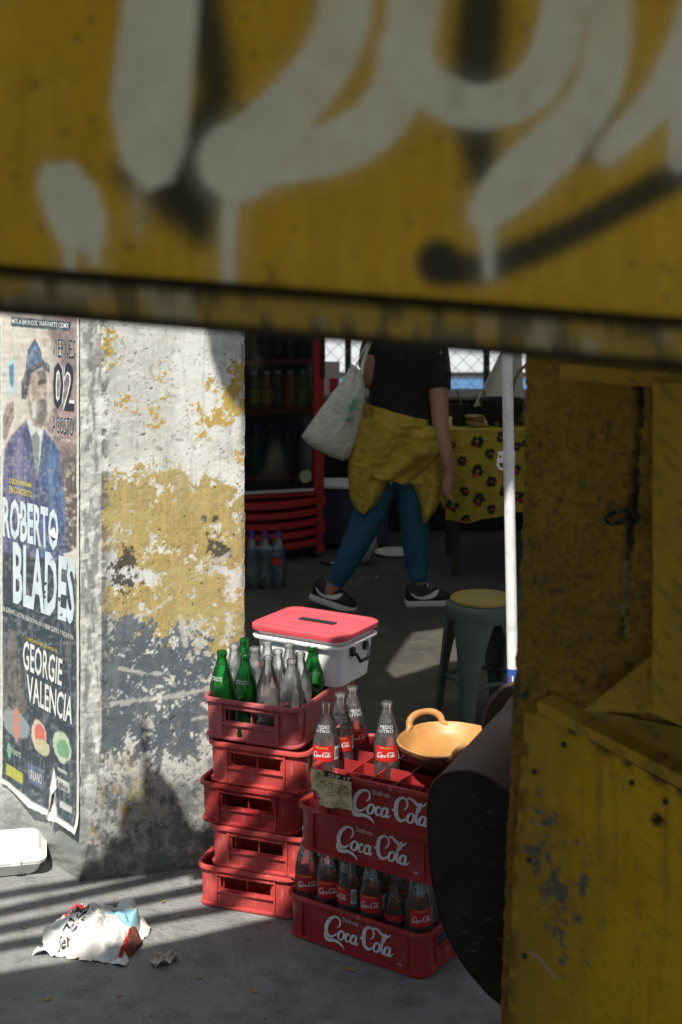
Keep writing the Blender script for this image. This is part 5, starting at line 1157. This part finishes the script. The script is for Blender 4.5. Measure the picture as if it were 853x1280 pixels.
b = MB(); b.loft([[(x_, y_*(1+.04*math.sin(i*1.9)), z) for i, (x_, y_, _z) in enumerate(rrect(1.05, .24, .02, 8))] for z in (.01, zc_-.02)]); b.build('cloth_front', M_dark, ct, smooth=60); b = MB(); b.box((0, 0, zc_-.008), (2.14, .52, .02)); b.build('counter_top', M_wood, ct)
sg = thing('price_board', 'small white board with red panel on the dark counter beside the fridge', 'sign', (at(414, 480, 8.6).x, 8.6, zc_+.003)); b = MB(); b.box((0, 0, .105), (.11, .015, .21)); b.build('board', M_white, sg); b = MB(); b.box((.018, -.009, .06), (.055, .004, .09)); b.build('red_panel', M_redp, sg)
b = MB(); b.box((0, .03, .004), (.1, .06, .008)); b.build('foot', M_darksteel, sg)
b = MB(); b.lathe([(0, .001), (.10, .002), (.125, .018), (.12, .018), (.1, .006), (0, .006)], 24); pt_ = tag(b.build('dinner_plate', M_wcl, smooth=50), 'white plate lying on the ground under the stall table', 'plate'); pt_.location = gnd(494, 693)
for px_, py_ in ((380, 733), (415, 705), (545, 692), (470, 722), (350, 760)):
    b = MB(); b.grid(lambda u_, v_: Vector(((u_-.5)*.035, (v_-.5)*.02, .002+.008*u_*v_)), 4, 3); o = b.build('litter_scrap', M_wcl, smooth=0, fix=False); o.location = gnd(px_, py_); o.rotation_euler = (0, 0, px_); tag(o, 'small pale scrap of litter on the shaded stall floor', 'litter', 'litter scraps on the stall floor')

# ------------------------------------------------------------------ chain-link fence, street beyond
M_galv = mat('galvanised_wire', (.28, .30, .32), .45, .15, 20, metal=.6)
fe = thing('chain_link_fence', 'galvanised chain-link fence behind the stall, street beyond', 'fence', (1.0, 9.6, 0)); nx_ = 74; cell_ = .055; Hf = 2.0; b = MB()
for i in range(nx_):
    pts = []; x0 = -nx_*cell_/2 + i*cell_
    n_ = int(Hf/cell_)
    for j in range(n_+1): pts.append((x0 + (cell_*.5 if (i+j) % 2 else -cell_*.5), .003*(1 if j % 2 else -1), .06+j*cell_))
    b.tube(pts, .0026, 4, False)
wm = b.build('wire_mesh', M_galv, fe, smooth=60, fix=False); wm['kind'] = 'stuff'
for xx in (-2.0, -.95, .03, 1.0, 2.0): b = MB(); b.tube([(xx, .03, 0), (xx, .03, 2.1)], .024, 10); b.build('post', M_darksteel, fe)
b = MB(); b.tube([(-2.04, .03, 2.07), (2.04, .03, 2.07)], .018, 8); b.build('top_rail', M_galv, fe)
M_van = mat('van_white_paint', (.58, .61, .64), .3, .05, 3, spec=.5); M_vblue = mat('van_blue_stripe', (.10, .22, .42), .35, .1, 3); M_vblack = mat('tyre_rubber', (.02, .02, .02), .8, .2, 20); M_vglass = mat('van_window', (.02, .03, .04), .08, .1, 3, spec=.8)
van = thing('delivery_van', 'white delivery van with blue lower stripe parked beyond the chain-link fence', 'van', (2.0, 14.0, 0)); prof = [(-2.3, .35), (2.0, .35), (2.35, .45), (2.42, .75), (2.3, 1.0), (1.75, 1.1), (1.25, 1.75), (.9, 1.95), (-2.2, 1.98), (-2.38, 1.8), (-2.4, .5)]
b = MB(); b.prism([(p[0], -.9, p[1]) for p in prof], (0, 1.8, 0)); b.build('body', M_van, van, bevel=.05, bseg=3)
b = MB(); b.box((-.05, -.912, .47), (4.5, .02, .16)); b.build('blue_stripe', M_vblue, van); b = MB(); b.box((-.05, -.914, .60), (4.4, .02, .04)); b.build('rub_strip', M_vblack, van)
for (x0, x1, z0, z1) in ((-2.1, -1.0, 1.25, 1.75), (-.85, .2, 1.25, 1.75)): b = MB(); b.box(((x0+x1)/2, -.908, (z0+z1)/2), (x1-x0, .02, z1-z0)); b.build('window', M_vglass, van, bevel=.008)
b = MB(); b.prism([(.35, -.91, 1.22), (1.55, -.91, 1.22), (1.12, -.91, 1.72), (.35, -.91, 1.72)], (0, -.012, 0)); b.build('window', M_vglass, van); b = MB(); b.prism([(1.80, -.8, 1.13), (1.80, .8, 1.13), (1.30, .75, 1.74), (1.30, -.75, 1.74)], (.03, 0, .02)); b.build('windscreen', M_vglass, van)
for xx in (-1.5, 1.5):
    for sy in (-1, 1):
        b = MB(); b.lathe([(.0, -.1), (.25, -.1), (.32, -.08), (.33, 0), (.32, .08), (.25, .1), (0, .1)], 28, Matrix.Translation((xx, sy*.84, .33)) @ Matrix.Rotation(R(90), 4, 'X')); wh = b.build('wheel', M_vblack, van, smooth=40)
        b = MB(); b.lathe([(0, 0), (.18, .0), (.2, .02), (0, .03)], 20, Matrix.Translation((xx, sy*.945, .33)) @ Matrix.Rotation(R(90*(1 if sy < 0 else -1)), 4, 'X')); b.build('rim', M_galv, wh)
for sy in (-.6, .6): b = MB(); b.sphere((2.36, sy, .72), (.06, .14, .09), 12, 8); b.build('headlight', M_sill, van)
M_bwall = mat('blue_shop_wall', (.07, .12, .20), .8, .25, 1.2, .2, 20); M_bpale = mat('pale_building_wall', (.50, .50, .47), .85, .15, 1, .2, 20)
bd_ = thing('shop_building', 'row building with blue ground floor across the street beyond the fence', 'building', (0, 21, 0))
b = MB(); b.box((0, 2, 1.5), (26, 4, 3.0)); b.build('ground_floor_wall', M_bwall, bd_); b = MB(); b.box((0, 2.02, 4.6), (26.1, 4.05, 3.18)); b.build('upper_wall', M_bpale, bd_); b = MB(); b.box((0, 1.9, 6.3), (26.4, 4.4, .22)); b.build('roof', M_roof, bd_)
for i in range(9):
    xx = -10+i*2.5; b = MB(); b.box((xx, -.02, 4.7), (1.1, .08, 1.5)); wn_ = b.build('window', M_sill, bd_); b = MB(); b.box((xx, -.065, 4.7), (.95, .02, 1.35)); b.build('pane', M_vglass, wn_)
    b = MB(); b.box((xx, -.03, 1.3), (1.7, .1, 2.4)); sh = b.build('roller_door', M_galv, bd_)
# ================================================================== PERSON WALKING AWAY
M_skin = mat('skin', (.36, .19, .125), .55, .08, 10, .05, 90, spec=.35, sub=.1)
M_hair = mat('dark_hair', (.012, .009, .008), .5, .2, 40, .4, 120, stretch=(6, 6, 1))
M_shirt = mat('black_cotton', (.007, .007, .008), .9, .2, 10, .8, 12, bdist=.04, sheen=.1)
M_legg = mat('teal_leggings', (.022, .10, .17), .8, .18, 12, .8, 24, bdist=.02)
M_jack = mat('mustard_jacket', (.42, .29, .032), .75, .12, 10, 1.0, 11, bdist=.05)
M_shoe = mat('black_shoe', (.012, .012, .013), .6, .2, 20, .1, 80); M_sole = mat('white_sole', (.66, .66, .60), .6, .08, 20)
M_tote = mat('off_white_canvas', (.58, .59, .51), .85, .10, 8, .9, 14, bdist=.04); M_tgreen = mat('green_print', (.10, .30, .18), .8, .2, 30)
YQ = 6.69; pbase = gnd(478, 757); pbase.y = YQ
person = thing('person', 'person in black t-shirt, teal leggings and mustard jacket round the waist, walking away', 'person', pbase)
def q3(px, py, dy=0.0): return at(px, py, YQ) + Vector((0, dy, 0)) - pbase
def chain(mb, pts, rads, seg=14):
    sp = spline([(*p, r_) for p, r_ in zip(pts, rads)], 5); P3 = [Vector(p[:3]) for p in sp]; rr_ = [float(p[3]) for p in sp]
    mb.tube(P3, rr_, seg, True); mb.sphere(P3[0], rr_[0], 12, 8); mb.sphere(P3[-1], rr_[-1], 12, 8)
Rleg = [q3(512, 562, .0), q3(515, 605, .0), q3(518, 650, .01), q3(521, 690, .03), q3(523, 722, .02), q3(524, 738, .02)]
Lleg = [q3(486, 562, .0), q3(474, 600, -.03), q3(459, 645, -.06), q3(438, 690, -.06), q3(421, 722, -.05), q3(414, 736, -.05)]
Rr = [.098, .090, .068, .060, .042, .040]
def torso_rings(gr=0.0):
    out = []
    for px, py, rx, ry in ((501, 580, .165, .125), (501, 560, .178, .135), (501, 535, .170, .125), (502, 510, .150, .108), (503, 490, .148, .105), (505, 465, .160, .108), (507, 440, .172, .108), (508, 420, .165, .098), (509, 408, .115, .080), (510, 400, .060, .058)):
        c = q3(px, py, .02); out.append([c + Vector((rx*math.cos(t), ry*math.sin(t), 0))*(1+gr) for t in np.linspace(0, 2*math.pi, 24, endpoint=False)])
    return out
Rarm = [q3(543, 424, .02), q3(547, 455, .0), q3(548, 495, -.05), q3(550, 535, -.12), q3(556, 565, -.15), q3(560, 586, -.15)]
Larm = [q3(470, 424, .02), q3(464, 450, .0), q3(464, 478, .03), q3(478, 462, .16), q3(486, 446, .20)]
b = MB(); b.loft(torso_rings())
chain(b, Rleg, Rr); chain(b, Lleg, [.098, .090, .070, .058, .042, .040])
chain(b, Rarm, [.060, .054, .047, .040, .034, .026]); chain(b, Larm, [.060, .054, .042, .036, .027])
chain(b, [q3(510, 404, .02), q3(511, 388, .015)], [.055, .052])
hc = q3(512, 365, .0); b.sphere(hc, (.075, .092, .110), 20, 14); b.sphere(hc + Vector((.0, .03, -.05)), (.055, .06, .06), 14, 10); b.sphere(hc + Vector((.02, .096, -.01)), (.014, .02, .02), 10, 8)
for s_ in (-1, 1): b.sphere(hc + Vector((s_*.077, .005, -.005)), (.012, .02, .03), 10, 8)
def hand(wr_, d, side, curl):
    d = d.normalized(); s_ = side.normalized(); n = d.cross(s_)
    chain(b, [wr_, wr_ + d*.045, wr_ + d*.085], [.024, .030, .028])
    for k_, (o, ln) in enumerate(((.027, .062), (.010, .072), (-.008, .068), (-.025, .052))):
        a = wr_ + d*.08 + s_*o; chain(b, [a, a + d*ln*.45 + n*curl*.3*ln, a + d*ln*.75 + n*curl*.9*ln], [.0095, .0088, .0075], 8)
    a = wr_ + d*.03 + s_*.028; chain(b, [a, a + d*.03 + s_*.014 + n*.012, a + d*.055 + s_*.012 + n*.024], [.0115, .010, .008], 8)
hand(q3(560, 586, -.15), q3(556, 606, -.15) - q3(560, 586, -.15), Vector((.15, 1, 0)), .8)
hand(q3(486, 446, .20), Vector((.3, .1, .8)), Vector((1, 0, -.3)), 1.0)
body = remesh(b, 'body', M_skin, person, .0065, 5)
# face details and hair
b = MB()
for s_ in (-1, 1): b.sphere(hc + Vector((s_*.03, .086, .008)), (.012, .008, .007), 10, 6)
b.build('eyes', M_sole, body); b = MB(); b.sphere(hc + Vector((0, .084, -.055)), (.022, .01, .006), 10, 6); b.build('mouth', mat('lips', (.30, .09, .08), .5), body)
b = MB(); b.sphere(hc + Vector((0, -.018, .022)), (.088, .096, .108), 20, 14); b.sphere(hc + Vector((0, -.075, -.05)), (.066, .05, .1), 16, 12); b.sphere(hc + Vector((0, -.085, -.13)), (.045, .04, .09), 14, 10); remesh(b, 'hair', M_hair, person, .010, 5)
# leggings
b = MB(); b.loft([[c for c in r_] for r_ in torso_rings(.0)[:4]]); b.v = [(p[0]*1.0, p[1], p[2]) for p in b.v]
chain(b, Rleg[:5], [q_+.006 for q_ in Rr[:5]]); chain(b, Lleg[:5], [.104, .096, .077, .064, .047])
remesh(b, 'leggings', M_legg, person, .008, 4)
# t-shirt
b = MB(); rings = torso_rings(0)[2:9]; cen_ = [sum((Vector(p) for p in r_), Vector())/len(r_) for r_ in rings]
b.loft([[c + (Vector(p)-c)*1.10 + Vector((0, .004*math.sin(i*3+k_*1.7), 0)) for i, p in enumerate(r_)] for k_, (r_, c) in enumerate(zip(rings, cen_))])
chain(b, [q3(541, 421, .02), q3(546, 445, .02), q3(548, 470, -.02)], [.072, .066, .066]); b.tube([q3(546, 450, .01), q3(548, 486, -.04)], [.066, .063], 16)
chain(b, [q3(472, 421, .02), q3(466, 440, .01)], [.070, .066]); b.tube([q3(466, 440, .01), q3(463, 462, .02)], [.066, .060], 16)
chain(b, [q3(509, 412, .02), q3(510, 405, .02)], [.085, .068])
sh_ = remesh(b, 't_shirt', M_shirt, person, .009, 5)
# jacket tied round the waist
def fold(t, v_): return .010*math.sin(t*7+v_*9) + .008*math.sin(t*13-v_*5) + .012*noise.noise(Vector((math.cos(t)*3, math.sin(t)*3, v_*5)))
b = MB(); rings = []
for k_, v_ in enumerate(np.linspace(0, 1, 20)):
    ring = []
    for t in np.linspace(0, 2*math.pi, 56, endpoint=False):
        ct_ = math.cos(t); px_ = 499 + 0*ct_
        rx = .178 + .045*math.sin(v_*2.2) ; ry = .140 + .045*math.sin(v_*2.2)
        py_top = 514 + 12*ct_; py_bot = 583 + 10*ct_ + 12*max(0, math.sin(-t))*(ct_ > -.2) - 6*(ct_ < -.3)
        c = q3(499 - 6*v_, py_top + (py_bot-py_top)*v_, .02)
        f_ = fold(t, v_)*(.4+v_) + .012*math.sin((v_*6 + ct_*2.2)*2)*(.3+.7*v_)
        ring.append(c + Vector(((rx+f_)*math.cos(t), (ry+f_)*math.sin(t), 0)))
    rings.append(ring)
inner = [[Vector((p.x*.0, 0, 0)) + (lambda c: c + (p-c)*.94)(sum(r_, Vector())/len(r_)) for p in r_] for r_ in rings[::-1]]
b.loft(rings + inner + [rings[0]], (False, False)); jk = b.build('jacket', M_jack, person, smooth=70)
def puff(name, L_, R_, y0, bulge, th=.05, parent=jk, nz=1.0):
    # cloth panel from left and right outlines (pixels), puffed out towards the back of the person
    n = 24; A = spline([(p[0], p[1]) for p in L_], 8); B = spline([(p[0], p[1]) for p in R_], 8)
    def pick(Q, v_): i = v_*(len(Q)-1); k = int(min(len(Q)-2, i)); f = i-k; return Q[k]*(1-f)+Q[k+1]*f
    mb = MB(); rings_ = []
    for v_ in np.linspace(0, 1, n):
        a, c = pick(A, v_), pick(B, v_); ring = []
        for s_, t_s in ((-1, np.linspace(0, 1, 20)), (1, np.linspace(1, 0, 20)[1:-1])):
            for u_ in t_s:
                px_, py_ = a[0]*(1-u_)+c[0]*u_, a[1]*(1-u_)+c[1]*u_; bl = math.sqrt(max(0, 1-(2*u_-1)**2))
                f_ = nz*(.010*math.sin(u_*15+v_*6)+.022*abs(noise.noise(Vector((u_*4+v_*2, v_*5-u_*2, px_*.01+y0*9)))) + .010*abs(noise.noise(Vector((u_*9+v_*5, v_*9, 4)))))*bl
                ring.append(q3(px_, py_, y0) + Vector((0, (-bulge*bl - f_) if s_ < 0 else (th*bl - bulge*.6*bl - f_), 0)))
        rings_.append(ring)
    mb.loft(rings_); return mb.build(name, M_jack, parent, smooth=70)
puff('hood_fold', [(437, 566), (435, 585), (437, 612), (443, 628), (453, 633)], [(489, 575), (486, 592), (478, 610), (468, 626), (455, 633)], -.13, .06, .05)
puff('sleeve_tail', [(494, 560), (502, 585), (516, 606), (524, 628), (527, 648)], [(543, 560), (547, 580), (551, 608), (544, 632), (530, 648)], -.09, .045, .05)
puff('hip_drape', [(448, 518), (440, 545), (436, 570), (438, 580)], [(545, 530), (550, 548), (548, 566), (510, 600)], -.115, .085, .07, jk, 1.4)
b = MB(); b.tube([q3(487, 588, -.17), q3(487.5, 598, -.17)], .005, 6); b.build('drawcord', M_sole, jk)
# shoes
def shoe(loc, yaw, pitch):
    t = bpy.data.objects.new('shoe', None); M_ = Matrix.Translation(loc) @ Matrix.Rotation(yaw, 4, 'Z') @ Matrix.Rotation(pitch, 4, 'Y')
    olx = [(-.105, .030), (-.09, .036), (-.04, .036), (.02, .040), (.07, .043), (.105, .036), (.125, .018)]
    outl = [(x_, w_) for x_, w_ in olx] + [(x_, -w_) for x_, w_ in olx[::-1]]
    mb = MB(); mb.loft([[(x_*s_, w_*s_, z_) for x_, w_ in outl] for s_, z_ in ((.96, 0), (1.03, .006), (1.03, .024), (1.0, .030))], M=M_); so = mb.build('sole', M_sole, body_shoes, smooth=40)
    mb = MB(); rings_ = []
    for x_, w_, h_, zc2 in ((-.104, .022, .055, .03), (-.095, .032, .075, .03), (-.06, .034, .085, .03), (-.02, .035, .080, .03), (.02, .037, .066, .03), (.06, .040, .050, .03), (.095, .037, .036, .03), (.118, .022, .02, .03), (.124, .006, .006, .03)):
        rings_.append([(x_, w_*math.cos(a), zc2 + h_*max(-.1, math.sin(a))**.8 if math.sin(a) > 0 else zc2-.004) for a in np.linspace(0, 2*math.pi, 18, endpoint=False)])
    mb.loft(rings_, M=M_); up = mb.build('upper', M_shoe, so, smooth=50)
    V2, F2 = ribbon2d([[(-.085, .068, .004), (-.06, .050, .010), (-.03, .045, .014), (.01, .052, .020), (.035, .066, .020), (.052, .082, .004)]], 6)
    mb = MB(); mb.add([(-p[0]*0 + p[0], -(.0385 - max(0, p[1]-.05)*.28), p[1]) for p in V2], F2, M_); mb.build('side_stripe', M_sole, so, smooth=0, fix=False)
    mb = MB()
    for k_ in range(4): mb.tube([(.0+k_*.018, -.022+.001*k_, .098-.011*k_), (.004+k_*.018, 0, .106-.012*k_), (.0+k_*.018, .022-.001*k_, .098-.011*k_)], .003, 5, M=M_)
    mb.build('laces', M_sole, so)
body_shoes = person
bpy.data.objects  # shoes: sole (with upper, stripe, laces) under the person
shoe(q3(534, 756.5, .0), R(8), 0.0)
shoe(q3(414, 756, -.05) + Vector((0, 0, .012)), R(-18), R(14))
# tote bag
tote = thing('tote_bag', 'off-white canvas tote bag slung from the walking person\'s shoulder', 'bag', q3(420, 560, -.10) + pbase)
to = tote.location - pbase
def tq(px, py, dy): return q3(px, py, dy) - to
b = MB(); rings = []
for pl_, pr_2, th in (((440, 452), (452, 462), .015), ((428, 472), (455, 474), .045), ((414, 490), (456, 492), .065), ((398, 512), (452, 518), .080), ((384, 532), (446, 542), .088), ((378, 541), (441, 556), .085), ((384, 549), (437, 567), .07), ((398, 558), (430, 571), .035)):
    ring = []
    for k_ in range(22):
        t = 2*math.pi*k_/22; u_ = .5-.5*math.cos(t); s_ = math.sin(t)
        px_, py_ = pl_[0]*(1-u_)+pr_2[0]*u_, pl_[1]*(1-u_)+pr_2[1]*u_
        p = tq(px_, py_, -.13); f_ = .010*math.sin(u_*16 + pl_[1]*.05) + .012*noise.noise(Vector((u_*4, pl_[1]*.03, s_)))
        ring.append(p + Vector((0, -th*s_ + f_*abs(s_), 0)))
    rings.append(ring)
b.loft(rings); b.build('bag_body', M_tote, tote, smooth=70)
for dx, dy_ in ((0, -.16), (7, -.10)):
    b = MB(); b.tube([tq(p[0], p[1], p[2]) for p in spline([(440+dx*1.6, 466, -.15), (447+dx, 450, dy_), (457+dx*.6, 428, dy_), (470, 408, -.06), (476, 404, .02), (478, 420, .1)], 5)], .009, 8, flat=.45); b.build('strap', M_tote, tote)
pr_ = MB()
for (a, c_2) in ((438, 505), (434, 518), (441, 497)):
    for k_ in range(4): p = tq(a + k_*2.1, c_2 - k_*.6, -.225); pr_.box(p, (.006, .012, .022))
pr_.build('green_print', M_tgreen, tote, smooth=0)
